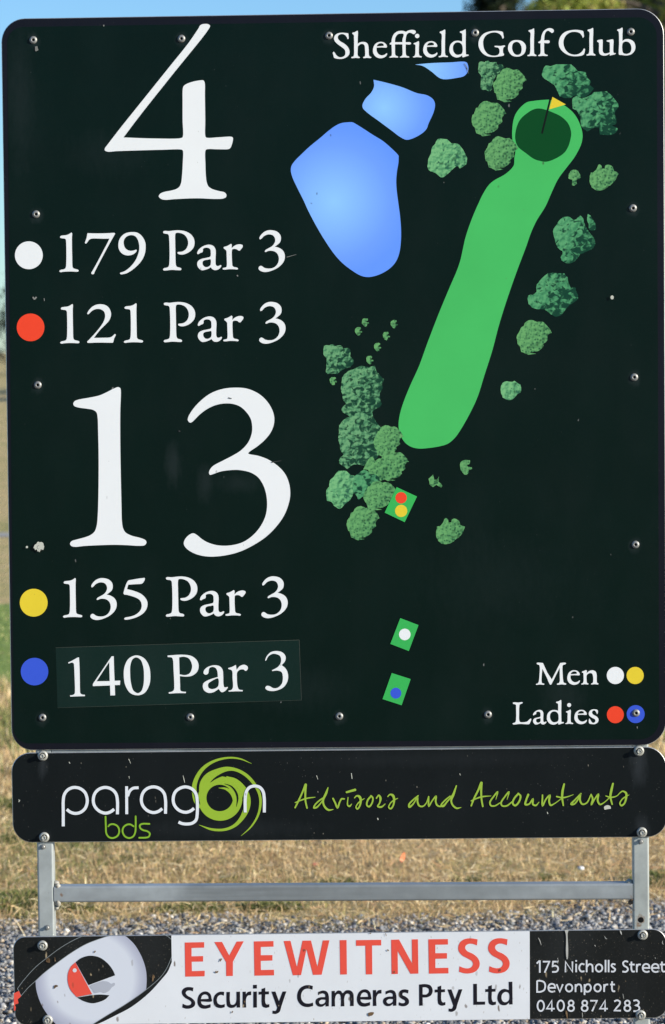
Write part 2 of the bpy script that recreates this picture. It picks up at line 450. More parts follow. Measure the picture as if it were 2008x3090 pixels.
# gravel track (with a ragged far edge against the dry grass)
vt = NT('gravel_bed')
vor = vt.n.new('ShaderNodeTexVoronoi'); vor.inputs['Scale'].default_value = 75; vt.link(vt.mapping(), vor.inputs['Vector'])
sepc = vt.n.new('ShaderNodeSeparateColor'); vt.link(vor.outputs['Color'], sepc.inputs[0])
vc = vt.ramp(sepc.outputs[0], [(.0, (.07, .08, .10)), (.4, (.16, .18, .21)), (.75, (.26, .27, .29)), (.95, (.40, .34, .26))])
vc = vt.mix(vt.ramp(vt.noise(vt.mapping(), 14, 5).outputs['Fac'], [(.30, .35), (.55, .95)]), vc, (.33, .26, .18))
vt.link(vc, vt.b.inputs['Base Color']); vt.set(Roughness=.9, Specular_IOR_Level=.2)
vt.bump(vt.math('SUBTRACT', 1.0, vor.outputs['Distance']), 1.0, .012)
GE = 3.02
def gravel_edge(x):
    return GE + .13*(x-.7) - .10*math.sin(x*1.9+.6) + .05*math.sin(x*5.3+1) + .03*math.sin(x*11.7)
sheet_patch('gravel_track', -14, 14, -9, GE, GROUND+.004, vt.m, edge=lambda x, y, v: (gravel_edge(x) if v == 1 else y), nx=280, ny=1)

# mown green fairway strip and a thin far path
ft = NT('fairway_turf')
fn = ft.noise(ft.mapping(scale=(1, .4, 1)), 30, 5, .7)
ft.link(ft.ramp(fn.outputs['Fac'], [(.32, (.16, .22, .05)), (.55, (.27, .36, .09)), (.75, (.42, .44, .17))]), ft.b.inputs['Base Color'])
ft.set(Roughness=.95, Specular_IOR_Level=.1); ft.bump(fn.outputs['Fac'], 1., .02)
sheet_patch('fairway_strip', -30, 30, 9.0, 13.6, GROUND+.004, ft.m, edge=lambda x, y, v: y+.25*math.sin(x*.9+v*3)+.1*math.sin(x*3.1), nx=200, ny=1)
pt = NT('path_gravel')
pn = pt.noise(pt.mapping(), 40, 4)
pt.link(pt.ramp(pn.outputs['Fac'], [(.3, (.30, .29, .26)), (.7, (.46, .43, .37))]), pt.b.inputs['Base Color']); pt.set(Roughness=.95)
sheet_patch('path', -40, 40, 20.6, 21.2, GROUND+.004, pt.m, edge=lambda x, y, v: y-.35*x*.3, nx=40, ny=1)

# ---- colour-attribute material for stones and blades
def attr_mat(name, rough, trans=0.):
    t = NT(name); a = t.n.new('ShaderNodeAttribute'); a.attribute_name = 'tint'
    t.link(a.outputs['Color'], t.b.inputs['Base Color']); t.set(Roughness=rough, Specular_IOR_Level=.25)
    if trans:
        tr = t.n.new('ShaderNodeBsdfTranslucent'); t.link(a.outputs['Color'], tr.inputs[0])
        mx = t.n.new('ShaderNodeMixShader'); mx.inputs[0].default_value = trans
        t.link(t.b.outputs[0], mx.inputs[1]); t.link(tr.outputs[0], mx.inputs[2])
        t.link(mx.outputs[0], t.n['Material Output'].inputs[0])
    return t, t.m
def np_mesh(name, V, Fc, col, mat, kind='stuff', parent=None, smooth=False):
    """V (n,3), Fc (m,3) triangles, col (n,3) vertex colours"""
    me = bpy.data.meshes.new(name); nf = len(Fc)
    me.vertices.add(len(V)); me.vertices.foreach_set('co', V.astype(np.float32).ravel())
    me.loops.add(nf*3); me.loops.foreach_set('vertex_index', Fc.astype(np.int32).ravel())
    me.polygons.add(nf); me.polygons.foreach_set('loop_start', np.arange(0, nf*3, 3, dtype=np.int32))
    a = me.attributes.new('tint', 'FLOAT_COLOR', 'POINT')
    a.data.foreach_set('color', np.concatenate([col, np.ones((len(col), 1))], 1).astype(np.float32).ravel())
    me.update(calc_edges=True); me.materials.append(mat)
    if smooth: me.shade_smooth()
    o = bpy.data.objects.new(name, me); coll.objects.link(o)
    if parent: o.parent = parent
    if kind: o['kind'] = kind
    return o
def bm_ico():
    t = (1+5**.5)/2
    V = np.array([(-1,t,0),(1,t,0),(-1,-t,0),(1,-t,0),(0,-1,t),(0,1,t),(0,-1,-t),(0,1,-t),(t,0,-1),(t,0,1),(-t,0,-1),(-t,0,1)], float)
    V /= np.linalg.norm(V[0])
    Fc = np.array([(0,11,5),(0,5,1),(0,1,7),(0,7,10),(0,10,11),(1,5,9),(5,11,4),(11,10,2),(10,7,6),(7,1,8),(3,9,4),(3,4,2),(3,2,6),(3,6,8),(3,8,9),(4,9,5),(2,4,11),(6,2,10),(8,6,7),(9,8,1)])
    return V, Fc
IV, IF = bm_ico()
def stones(name, n, xr, yr, smin, smax, mat, edge_soft=.22, seed=1, zlift=0.):
    g = np.random.default_rng(seed)
    x = g.uniform(*xr, n); y = g.uniform(*yr, n)
    ge = np.array([gravel_edge(v) for v in x])
    keep = (ge-y) > g.exponential(edge_soft, n)-.12
    x, y = x[keep], y[keep]; n = len(x)
    s = smin+(smax-smin)*g.beta(1.3, 5.0, n)
    jit = g.uniform(.42, 1.3, (n, 12, 1))
    sc = np.stack([g.uniform(.8, 1.35, n), g.uniform(.7, 1.1, n), g.uniform(.45, .8, n)], 1)
    P = IV[None]*jit*sc[:, None, :]*(s/2)[:, None, None]
    a = g.uniform(0, 2*np.pi, n); b = g.normal(0, .35, n)
    ca, sa, cb, sb = np.cos(a), np.sin(a), np.cos(b), np.sin(b)
    X, Y, Z = P[..., 0], P[..., 1], P[..., 2]
    Y, Z = Y*cb[:, None]-Z*sb[:, None], Y*sb[:, None]+Z*cb[:, None]
    X, Y = X*ca[:, None]-Y*sa[:, None], X*sa[:, None]+Y*ca[:, None]
    base = GROUND+.004+s*.18+g.uniform(0, 1, n)*.006+zlift
    V = np.stack([X+x[:, None], Y+y[:, None], Z+base[:, None]], -1).reshape(-1, 3)
    Fc = (IF[None]+12*np.arange(n)[:, None, None]).reshape(-1, 3)
    pal = np.array([(.14,.145,.15),(.20,.21,.215),(.28,.28,.28),(.35,.35,.34),(.47,.45,.40),(.44,.36,.26),(.07,.075,.08),(.66,.63,.56)])
    pr = np.array([.15,.17,.17,.14,.12,.11,.08,.06])
    col = pal[g.choice(len(pal), n, p=pr)]*g.uniform(.8, 1.2, (n, 1))
    col = np.repeat(col, 12, 0)
    return np_mesh(name, V, Fc, np.clip(col, 0, 1), mat)
st_t, st_m = attr_mat('stone', .8)
sn = st_t.noise(st_t.mapping(), 260, 3); st_t.bump(sn.outputs['Fac'], .4, .002)
tag(stones('gravel', 115000, (-.75, 2.0), (1.25, 3.6), .004, .030, st_m), 'loose blue-grey crushed gravel behind the lowest board', 'gravel')
tag(stones('gravel', 26000, (-4.5, 6.0), (-1.2, 3.75), .012, .04, st_m, seed=5), 'coarser scatter of loose grey gravel over the track around the sign posts', 'gravel')

# ---- grass blades
bl_t, bl_m = attr_mat('grass_blade', .7, .25)
def pnoise(x, y, seed):
    g = np.random.default_rng(seed); v = np.zeros_like(x)
    for k in range(7):
        f = 1.2*1.6**k; a = g.uniform(0, 6.28); ph = g.uniform(0, 6.28, 2)
        v += np.sin(f*(x*np.cos(a)+y*np.sin(a))+ph[0])*np.sin(f*(-x*np.sin(a)+y*np.cos(a))*.8+ph[1])/1.25**k
    return v/2.2
def blades(name, n, xr, yr, h, w, seed, ymin_edge=True, green=0., lean=1.0):
    g = np.random.default_rng(seed)
    x = g.uniform(*xr, n); y = g.uniform(*yr, n)
    if ymin_edge:
        ge = np.array([gravel_edge(v) for v in x]); k = (y-ge) > g.exponential(.10, n)-.16; x, y = x[k], y[k]
    # thin out in patches
    pn_ = pnoise(x*1.6, y*1.6, 3); k = g.uniform(0, 1, len(x)) < np.clip(.75+pn_*.6, .25, 1); x, y = x[k], y[k]
    n = len(x); gp = pnoise(x*1.3, y*1.3, 11)+green
    isg = g.uniform(0, 1, n) < np.clip(gp*.9-.2, .015, .9)
    H = h*g.uniform(.35, 1.3, n)*np.where(g.uniform(0, 1, n) < .03, 1.6, 1); Wd = w*g.uniform(.5, 1.4, n)
    a = g.uniform(0, 2*np.pi, n); ln = np.clip(g.exponential(.9, n)*lean, .15, 9)
    d = np.stack([np.cos(a), np.sin(a)], 1); pa = g.uniform(0, 2*np.pi, n); p = np.stack([np.cos(pa), np.sin(pa)], 1)
    th1 = np.arctan(ln*.6); th2 = np.minimum(np.arctan(ln*1.6), 1.5)
    z0 = GROUND+g.uniform(-.002, .006, n)
    m1 = np.stack([x+d[:, 0]*np.sin(th1)*H*.5, y+d[:, 1]*np.sin(th1)*H*.5, z0+np.cos(th1)*H*.5], 1)
    tp = m1+np.stack([d[:, 0]*np.sin(th2)*H*.5, d[:, 1]*np.sin(th2)*H*.5, np.cos(th2)*H*.5], 1)
    o = np.stack([p[:, 0]*Wd/2, p[:, 1]*Wd/2, np.zeros(n)], 1); b0 = np.stack([x, y, z0], 1)
    V = np.stack([b0-o, b0+o, m1-o*.8, m1+o*.8, tp], 1).reshape(-1, 3)
    i = 5*np.arange(n)[:, None]
    Fc = np.concatenate([i+[0, 1, 3], i+[0, 3, 2], i+[2, 3, 4]], 0)
    straw = np.array([(.82,.60,.31),(.74,.53,.27),(.60,.41,.22),(.94,.76,.46),(.36,.24,.13),(.60,.50,.22)])
    grn = np.array([(.22,.26,.07),(.32,.33,.11),(.15,.20,.05),(.42,.40,.16)]) if green < 1 else np.array([(.34,.42,.12),(.42,.47,.16),(.28,.36,.09),(.55,.52,.24)])
    col = np.where(isg[:, None], grn[g.integers(0, 4, n)], straw[g.integers(0, 6, n)])*g.uniform(.75, 1.2, (n, 1))
    return np_mesh(name, V, Fc, np.clip(np.repeat(col, 5, 0), 0, 1), bl_m)
def litter(name, n, xr, yr, seed):
    """flat-lying straws and a few curved seed stalks over the mat"""
    g = np.random.default_rng(seed); x = g.uniform(*xr, n); y = g.uniform(*yr, n)
    ge = np.array([gravel_edge(v) for v in x]); k = (y-ge) > g.exponential(.18, n)-.35; x, y = x[k], y[k]; n = len(x)
    L = .022+.06*g.beta(1.3, 3, n); a = g.uniform(0, 2*np.pi, n); up = g.uniform(0, .5, n)**2*2.2*np.where(g.uniform(0, 1, n) < .12, 3, 1)
    d = np.stack([np.cos(a), np.sin(a), up], 1); p = np.stack([-np.sin(a), np.cos(a), g.normal(0, .6, n)], 1); w = g.uniform(.0010, .0022, n)[:, None]
    b0 = np.stack([x, y, GROUND+.006+g.uniform(0, .018, n)], 1); bend = g.normal(0, .25, (n, 1))*p
    m1 = b0+d*L[:, None]*.5; tp = m1+(d*[1, 1, .6]+bend)*L[:, None]*.5
    V = np.stack([b0-p*w/2, b0+p*w/2, m1-p*w/2, m1+p*w/2, tp], 1).reshape(-1, 3); i = 5*np.arange(n)[:, None]
    Fc = np.concatenate([i+[0, 1, 3], i+[0, 3, 2], i+[2, 3, 4]], 0)
    pal = np.array([(.90,.70,.38),(.80,.58,.29),(.60,.36,.19),(.95,.80,.50)])
    return np_mesh(name, V, Fc, np.repeat(pal[g.integers(0, 4, n)]*g.uniform(.75, 1.05, (n, 1)), 5, 0), bl_m)
def tufts(name, spots, seed):
    """green weedy tufts at the gravel edge"""
    g = np.random.default_rng(seed); Vs, Fs, Cs = [], [], []; b = 0
    for (px, py, R_, n, h) in spots:
        w = atg(px, py); r = R_*g.uniform(0, 1, n)**.6; a = g.uniform(0, 2*np.pi, n)
        x = w.x+r*np.cos(a)*1.5; y = w.y+r*np.sin(a); H = h*g.uniform(.4, 1.2, n)*(1.1-.6*r/R_)
        d = np.stack([np.cos(a), np.sin(a)], 1)*g.uniform(.1, 1.1, (n, 1))+g.normal(0, .35, (n, 2)); pa = g.uniform(0, 6.28, n)
        o = np.stack([np.cos(pa), np.sin(pa), pa*0], 1)*g.uniform(.0012, .0024, (n, 1)); b0 = np.stack([x, y, np.full(n, GROUND)], 1)
        m1 = b0+np.concatenate([d*H[:, None]*.35, (H*.6)[:, None]], 1); tp = m1+np.concatenate([d*H[:, None]*.6, (H*.25)[:, None]], 1)
        Vs.append(np.stack([b0-o, b0+o, m1-o*.8, m1+o*.8, tp], 1).reshape(-1, 3)); i = b+5*np.arange(n)[:, None]; b += 5*n
        Fs.append(np.concatenate([i+[0, 1, 3], i+[0, 3, 2], i+[2, 3, 4]], 0))
        pal = np.array([(.16,.20,.05),(.24,.27,.08),(.11,.15,.04),(.40,.36,.14),(.62,.50,.24)])
        Cs.append(np.repeat(pal[g.choice(5, n, p=[.28,.25,.22,.15,.10])]*g.uniform(.7, 1.15, (n, 1)), 5, 0))
    return np_mesh(name, np.concatenate(Vs), np.concatenate(Fs), np.concatenate(Cs), bl_m)
tag(tufts('green_tufts', [(20, 2745, .07, 700, .04), (75, 2722, .09, 1100, .045), (190, 2745, .06, 600, .035), (235, 2752, .05, 400, .03), (100, 2768, .05, 350, .025), (545, 2752, .06, 500, .028), (600, 2745, .05, 450, .03), (640, 2752, .04, 250, .025),
    (790, 2745, .05, 600, .035), (845, 2745, .05, 500, .03), (700, 2660, .05, 300, .025), (1040, 2665, .06, 350, .022), (1950, 2675, .06, 450, .03), (1990, 2655, .08, 700, .035), (1430, 2662, .05, 300, .022), (1650, 2655, .05, 300, .022), (20, 2440, .12, 900, .05), (8, 2540, .08, 400, .03), (420, 2600, .10, 450, .022)], 51),
    'olive green weedy tufts among the dry grass at the gravel edge', 'weeds')
tag(litter('straw_litter', 15000, (-.9, 2.1), (2.65, 5.0), 41), 'loose pale straws lying on the dry grass and gravel edge', 'grass')
tag(blades('dry_grass', 210000, (-.9, 2.1), (2.72, 6.0), .030, .0026, 21, lean=5.5), 'short dry straw-coloured grass along the far edge of the gravel', 'grass')
tag(blades('dry_grass', 70000, (-2.2, 3.2), (5.9, 9.2), .06, .0055, 22, False, .35), 'rough olive and straw-coloured grass between the dry verge and the green fairway', 'grass')
tag(blades('mown_grass', 30000, (-3.2, 3.6), (9.1, 13.5), .025, .007, 23, False, 2.5, 4.), 'short green mown fairway grass beyond the rough', 'grass')
tag(blades('dry_grass', 30000, (-5.2, -.9), (2.95, 6.0), .05, .004, 24), 'dry verge grass left of the sign beyond the gravel', 'grass')
tag(blades('dry_grass', 30000, (2.1, 6.4), (2.95, 6.0), .05, .004, 25), 'dry verge grass right of the sign beyond the gravel', 'grass')

# =================================================================== TREES BEHIND
lf_t, lf_m = attr_mat('leaf', .6, .3)
bark = NT('bark'); bn = bark.noise(bark.mapping(scale=(4, 4, 1)), 6, 5)
bark.link(bark.ramp(bn.outputs['Fac'], [(.3, (.05, .04, .03)), (.7, (.16, .13, .10))]), bark.b.inputs['Base Color']); bark.set(Roughness=.95); bark.bump(bn.outputs['Fac'], .8, .03)
def foliage(centers, radii, n, leaf, pal, seed, dens=None):
    """leaf-sized faces clustered in twig clumps through the crown volume"""
    g = np.random.default_rng(seed); centers = np.array(centers, float); radii = np.array(radii, float)
    vol = radii.prod(1)**(2/3.); ci = g.choice(len(centers), n//14, p=vol/vol.sum())
    dirv = g.normal(size=(len(ci), 3)); dirv /= np.linalg.norm(dirv, axis=1)[:, None]
    rr = g.uniform(.35, 1.05, len(ci))**.7
    tc = centers[ci]+dirv*rr[:, None]*radii[ci]
    tint = g.uniform(.7, 1.3, len(ci))
    P = np.repeat(tc, 14, 0)+g.normal(0, leaf*1.6, (len(tc)*14, 3)); tn = np.repeat(tint, 14)
    m_ = len(P); u = g.normal(size=(m_, 3)); u /= np.linalg.norm(u, axis=1)[:, None]
    v = np.cross(u, g.normal(size=(m_, 3))); v /= np.linalg.norm(v, axis=1)[:, None]
    L = leaf*g.uniform(.6, 1.3, (m_, 1)); u = u*L; v = v*L*.38
    V = np.stack([P-u, P+v, P+u, P-v], 1).reshape(-1, 3); i = 4*np.arange(m_)[:, None]
    Fc = np.concatenate([i+[0, 1, 2], i+[0, 2, 3]], 0)
    pal = np.array(pal); col = pal[g.integers(0, len(pal), m_)]*tn[:, None]
    return V, Fc, np.clip(np.repeat(col, 4, 0), 0, 1)
def tube(pts, rads, n=8):
    V = []; Fc = []
    for k, (p, r) in enumerate(zip(pts, rads)):
        p = Vector(p); q = Vector(pts[min(k+1, len(pts)-1)])-Vector(pts[max(k-1, 0)]); q.normalize()
        a = q.cross(Vector((.3, 1, .2))).normalized(); b = q.cross(a)
        for i in range(n):
            t = 2*math.pi*i/n; V.append(tuple(p+a*math.cos(t)*r+b*math.sin(t)*r))
    for k in range(len(pts)-1):
        for i in range(n): j = (i+1) % n; Fc.append((k*n+i, k*n+j, (k+1)*n+j, (k+1)*n+i))
    return V, Fc
def tree(name, x, y, H, R, shape, pal, label, seed, n=26000, leaf=.11):
    g = random.Random(seed); e = empty(name, (x, y, GROUND)); tag(e, label, 'tree', 'trees beyond the sign')
    V, Fc = tube([(0, 0, 0), (.05*R, 0, H*.3), (-.03*R, .04, H*.6), (.02, 0, H*.92)], [H*.026, H*.02, H*.012, H*.003])
    for k in range(14):
        z = H*g.uniform(.25, .85); a = g.uniform(0, 6.28); l = R*g.uniform(.5, .85)*(1.1-z/H*.7)
        v2, f2 = tube([(0, 0, z), (math.cos(a)*l*.5, math.sin(a)*l*.5, z+l*.22), (math.cos(a)*l, math.sin(a)*l, z+l*.35)], [H*.009, H*.005, H*.002], 5)
        b = len(V); V += v2; Fc += [tuple(b+i for i in f) for f in f2]
    tr = mesh_obj('trunk', V, Fc, bark.m, e, True)
    cs, rs = [], []
    for k in range(46):
        z = g.uniform(.16, 1.0); a = g.uniform(0, 6.28)
        w = shape(z)*R; q = g.uniform(.3, .85)*w
        cs.append((math.cos(a)*q, math.sin(a)*q, z*H*.95)); s = R*g.uniform(.16, .32)*(.55+.5*shape(z)); rs.append((s, s, s*g.uniform(.6, .9)))
    V, Fc, cl = foliage(cs, rs, n, leaf, pal, seed)
    np_mesh('crown', V, Fc, cl, lf_m, None, e)
    return e
round_ = lambda z: max(.15, math.sin(math.pi*min(1, max(0, (z-.05)/1.0)))**.55)
cone_ = lambda z: max(.12, 1.05-z)
DK = [(.020,.040,.020),(.035,.055,.022),(.015,.03,.02),(.05,.055,.03)]
OL = [(.36,.42,.08),(.48,.50,.12),(.24,.29,.06),(.42,.36,.11)]
OL2 = [(.10,.13,.035),(.16,.17,.05),(.07,.09,.03),(.19,.15,.06)]
def tx(px, y): return at(px, 100, y).x
tree('dark_tree', tx(1515, 103), 103, 17.5, 1.25, round_, DK, 'dark tree showing above the sign top, left of the paler trees', 31, 36000, .14)
tree('low_tree', tx(1615, 108), 108, 14.0, 1.5, round_, OL2, 'low tree with sky over it, between the dark tree and the brownish tree', 35, 26000, .14)
tree('bushy_tree', tx(1790, 98), 98, 18.5, 2.6, round_, OL2, 'brownish green tree above the club name, between the dark tree and the olive tree', 32, 90000, .15)
tree('olive_tree', tx(2030, 86), 86, 17.5, 3.9, round_, OL, 'sunlit olive green tree at the top right corner of the sign', 33, 130000, .16)
# far wood closing the golf course
cs, rs = [], []
g = random.Random(9)
for k in range(150):
    x = -55+k*.75+g.uniform(-.4, .4); h = g.uniform(5.0, 7.2)
    for q in range(3): cs.append((x+g.uniform(-.6, .6), 185+g.uniform(-3, 3), GROUND+h*(q+.6)/3)); s = g.uniform(.7, 1.2); rs.append((s, s, s*.8))
V, Fc, cl = foliage(cs, rs, 90000, .16, [(.02,.045,.04),(.035,.06,.04),(.05,.07,.03),(.02,.035,.04)], 77)
tag(np_mesh('distant_trees', V, Fc, cl, lf_m), 'far dark tree line closing the golf course at the horizon', 'trees')

# =================================================================== SIGN FRAME
TUBE = .030
def px_x(px, py): return at(px, py, .004).x
xl = px_x(112.5, 2600); xr = px_x(1910.0, 2600)
YF = .0042
ztop = at(1000, 60).z
zb = at(1000, 2719, YF).z                                   # underside of the lower rail
frame = empty('sign_frame', (xl+TUBE/2, YF+TUBE/2, GROUND)); floc = Vector(frame.location)
tag(frame, 'grey galvanised square-tube frame carrying the three boards', 'sign frame')
def P(px, py, Y=YF): w = at(px, py, Y)-floc; return (w.x, w.y, w.z)
M['post_l'] = metal('post_galvanised', (.385, .415, .40), .4, [(P(172, 2700), .012), (P(165, 2730), .008), (P(163, 2830), .006), (P(156, 2660), .004)], .15)
M['post_r'] = metal('post_galvanised_rusty', (.40, .43, .40), .4, [(P(1934, 2774), .026), (P(1910, 2748), .012), (P(1935, 2545), .008), (P(1908, 2712), .010), (P(1926, 2790), .018)], .15)
M['rail'] = metal('rail_galvanised', (.37, .40, .40), .42, [(P(1904, 2705), .012), (P(186, 2700), .010)], .25, stain=(.6, 1, 3), xr=(P(520, 2700)[0], P(1560, 2700)[0]))
def tube_box(x0, x1, z0, z1, y0=YF, y1=YF+TUBE, bev=.0038, seg=4, axis='z'):
    """square tube with rounded long edges"""
    if axis == 'z': a0, a1, b0, b1, l0, l1 = x0, x1, y0, y1, z0, z1
    else: a0, a1, b0, b1, l0, l1 = z0, z1, y0, y1, x0, x1
    ring = []
    for (cx, cy, st) in ((a1-bev, b1-bev, 0), (a0+bev, b1-bev, 90), (a0+bev, b0+bev, 180), (a1-bev, b0+bev, 270)):
        for k in range(seg+1):
            t = math.radians(st+90*k/seg); ring.append((cx+bev*math.cos(t), cy+bev*math.sin(t)))
    n = len(ring); V = []
    for l in (l0, l1):
        for (a, b) in ring: V.append((a, b, l) if axis == 'z' else (l, b, a))
    Fc = [(i, (i+1) % n, n+(i+1) % n, n+i) for i in range(n)] + [tuple(range(n))[::-1], tuple(range(n, 2*n))]
    if axis != 'z': Fc = [f[::-1] for f in Fc]
    return V, Fc
for x0, mt, zt in ((xl, 'post_l', ztop), (xr, 'post_r', ztop)):
    V, Fc = tube_box(x0, x0+TUBE, GROUND-.3, zt); mesh_obj('post', V, Fc, M[mt], frame, off=floc)
wr = at(1000, 2700, YF)
zr = at(1000, 2719.5, YF).z
for (z0, z1, nm) in ((zr, zr+TUBE, 'lower_rail'), (at(1000, 2268).z-.022, at(1000, 2268).z+.012, 'middle_rail'), (at(1000, 2840).z-.04, at(1000, 2840).z-.01, 'bottom_rail')):
    V, Fc = tube_box(xl+TUBE+.0002, xr-.0002, z0, z1, axis='x'); mesh_obj('rail', V, Fc, M['rail'], frame, off=floc)
V, Fc = tube_box(xl+TUBE+.0002, xr-.0002, ztop-.032, ztop-.004, axis='x'); mesh_obj('rail', V, Fc, M['rail'], frame, off=floc)
# weld beads
M['weld'] = metal('weld_metal', (.42, .36, .28), .6, [((0, 0, 0), .001)], .4)
def weld(px, py0, py1, r=.0045):
    V = []; Fc = []; n = 9; g = random.Random(int(px+py0)); z0 = at(px, py1, YF).z; z1 = at(px, py0, YF).z; x = at(px, py0, YF).x
    pts = [(x+g.uniform(-.0006, .0006), YF+.0045, z0+(z1-z0)*k/n) for k in range(n+1)]
    V, Fc = tube(pts, [r*.3]+[r*g.uniform(.7, 1.25) for _ in range(n-1)]+[r*.3], 8)
    mesh_obj('weld_bead', V, Fc, M['weld_l'] if px < 1000 else M['weld_r'], frame, True, off=floc)
M['weld_l'] = metal('weld_grey', (.40, .38, .32), .6, [(P(172, 2676, YF), .006), (P(172, 2722, YF), .007)], .15)
M['weld_r'] = metal('weld_rusty', (.20, .13, .08), .7, [], .2)
weld(174.5, 2666, 2738, .0050); weld(1906.5, 2664, 2722, .003)
# corner weld lump above and below at the left post, gusset smear at right
for (px, py, rx, rz, mt) in ((170, 2664, .006, .005, 'weld_l'), (172, 2738, .0045, .006, 'weld_l'), (1903, 2722, .005, .005, 'weld_r'), (1900, 2661, .008, .006, 'weld_l')):
    w = at(px, py, YF+.012); V = [(w.x+v[0]*rx*rng.uniform(.8, 1.2), w.y+v[1]*.010, w.z+v[2]*rz*rng.uniform(.8, 1.2)) for v in IV]
    mesh_obj('weld_bead', V, [tuple(f) for f in IF], M[mt], frame, True, off=floc)
# self-drilling screws with hex heads in the posts
SV, SF = lathe([(.0052, 0), (.0052, -.0012), (.0034, -.0014), (.0034, -.0045), (.0022, -.0055), (.0008, -.0056)], 8)
small_me = None
for (px, py) in ((131.4, 2554.9), (144.3, 2798.6), (1934.3, 2538.6)):
    w = at(px, py, YF)-floc
    o = mesh_obj('screw', SV, SF, M['rivet'], frame); o.location = w
hv, hf = lathe([(.0052, -.0003), (.004, -.0005), (.001, -.0006)], 12)
o = mesh_obj('screw_hole', hv, hf, M['hole'], frame); o.location = at(1934.6, 2775.7, YF)-floc

# =================================================================== BOARD 1: THE HOLE SIGN
B1 = board_empty('golf_hole_sign', 1020, 2256)
tag(B1, 'large dark green golf hole board with map of ponds, fairway and numbers 4 and 13', 'sign')
sheet('panel', rrect([(3.5, 56.5), (2003.8, 24.6), (2012.5, 2249), (36, 2264.7)], (72, 80, 76, 64)), B1, M['border'])
fp = Print(.0003); fp.fill([rrect([(22, 82), (1982, 51.5), (1990, 2230.5), (43, 2243.5)], (48, 56, 58, 46))]); fp.build('green_face', M['green_face'], B1)
D0 = .0006
RA = Reg(0, 0, 1.93375); RB = Reg(150, 1120, 1.93375); RC = Reg(160, 680, 5.1567); RD = Reg(470, 680, 3.6833)
RE = Reg(160, 900, 5.1567); RF = Reg(160, 1720, 4.834); RG = Reg(160, 1920, 1.9833); RH = Reg(980, 70, 3.363)
RI = Reg(1420, 70, 2.975); RJ = Reg(1520, 1960, 3.363); PX = Reg(0, 0, 1)
FOUR = "1185,141 1215,141 1227,150 1222,165 1000,445 820,672 722,802! 900,808 1060,805 1068,798 1067,700 1067,600 1068,520 1073,503 1090,490 1130,476 1170,469 1187,469 1195,480 1197,560 1199,700 1200,795 1206,803 1280,801 1350,798 1360,803 1360,820 1352,850 1344,865 1335,870 1270,871 1210,871 1201,877 1200,960 1203,1030 1208,1065 1218,1088 1240,1103 1280,1115 1310,1122 1322,1135 1320,1150 1305,1158 1270,1161 1150,1157 1020,1162 965,1166 940,1160 928,1146 936,1131 960,1120 1000,1112 1030,1103 1048,1090 1058,1068 1064,1020 1068,950 1068,878 1060,873 950,874 800,878 680,882 630,885 613,877 614,865 630,843 700,752 850,565 1000,378 1100,253 1160,165 1170,148"
ONE_B = "400,93 412,98 416,110 413,240 413,400 416,600 420,780 423,880 430,918 445,942 480,960 530,973 560,986 566,1000 556,1015 530,1019 450,1015 380,1013 300,1015 200,1020 150,1025 128,1020 120,1008 128,993 160,982 205,970 240,956 264,935 276,900 282,840 286,700 287,500 284,350 281,270 274,240 255,226 220,219 170,212 145,203 139,190 147,175 170,166 230,155 290,142 330,125 375,102"
THREE_B = "820,300 808,288 810,268 835,225 880,175 940,130 1010,104 1090,96 1160,104 1230,138 1280,190 1308,250 1311,300 1295,350 1262,395 1215,437 1165,472 1160,480 1170,485 1215,493 1275,515 1335,555 1375,600 1398,655 1405,710 1398,765 1370,840 1325,905 1265,965 1190,1015 1110,1053 1030,1074 940,1082 870,1072 815,1047 788,1020 784,1000 795,975 820,952 840,946 862,957 890,980 930,1002 990,1017 1060,1016 1130,997 1190,955 1235,900 1262,840 1270,780 1264,715 1245,660 1215,617 1170,590 1110,577 1060,577 1000,585 950,602 937,605 931,595 936,575 955,553 1010,523 1070,492 1120,460 1160,415 1180,365 1183,325 1175,280 1150,240 1115,208 1075,192 1030,188 980,195 930,215 880,250 845,285 830,298"
ONE = "293,113 300,122 298,200 299,350 302,500 304,600 309,650 325,670 365,682 395,692 402,705 395,718 375,722 320,719 240,718 170,722 120,728 104,718 106,705 130,692 170,684 195,670 206,640 211,560 212,420 209,280 204,225 190,208 150,202 120,195 113,182 125,165 165,157 210,152 250,138"
SEVEN = "545,122! 640,125 760,125 880,121 960,119 970,128 962,145 900,255 800,440 700,630 650,730 640,755 620,762 602,752 600,738 620,705 700,560 800,370 860,255 882,206! 800,208 700,205 610,206 575,218 550,245 527,277 512,284 501,272 505,255 525,200 535,150 539,128"
NINE = "1245,105 1310,113 1370,150 1415,210 1440,270 1445,340 1435,430 1400,520 1350,590 1290,650 1220,705 1150,745 1090,760 1060,762 1047,750 1050,738 1075,730 1120,712 1180,670 1240,610 1290,540 1325,460 1345,380 1345,310 1330,240 1300,185 1260,158 1215,152 1160,168 1120,205 1103,250 1106,300 1125,350 1160,382 1205,396 1250,393 1285,382 1302,380 1306,395 1295,415 1260,445 1215,463 1160,468 1100,452 1055,415 1028,365 1021,310 1030,240 1065,175 1120,130 1180,110"
CP = "100,62 150,64 200,58 260,55 330,66 390,98 425,145 434,195 425,240 395,280 350,310 300,325 265,322 245,310 248,298 270,295 300,290 335,268 357,230 363,190 352,145 325,108 285,88 245,82 225,88 219,105 219,200 221,300 223,400 228,445 240,462 275,472 287,483 282,497 260,499 180,495 110,502 90,500 84,490 92,478 125,470 145,458 152,435 156,370 156,250 152,150 147,110 135,97 105,92 88,85 86,70"
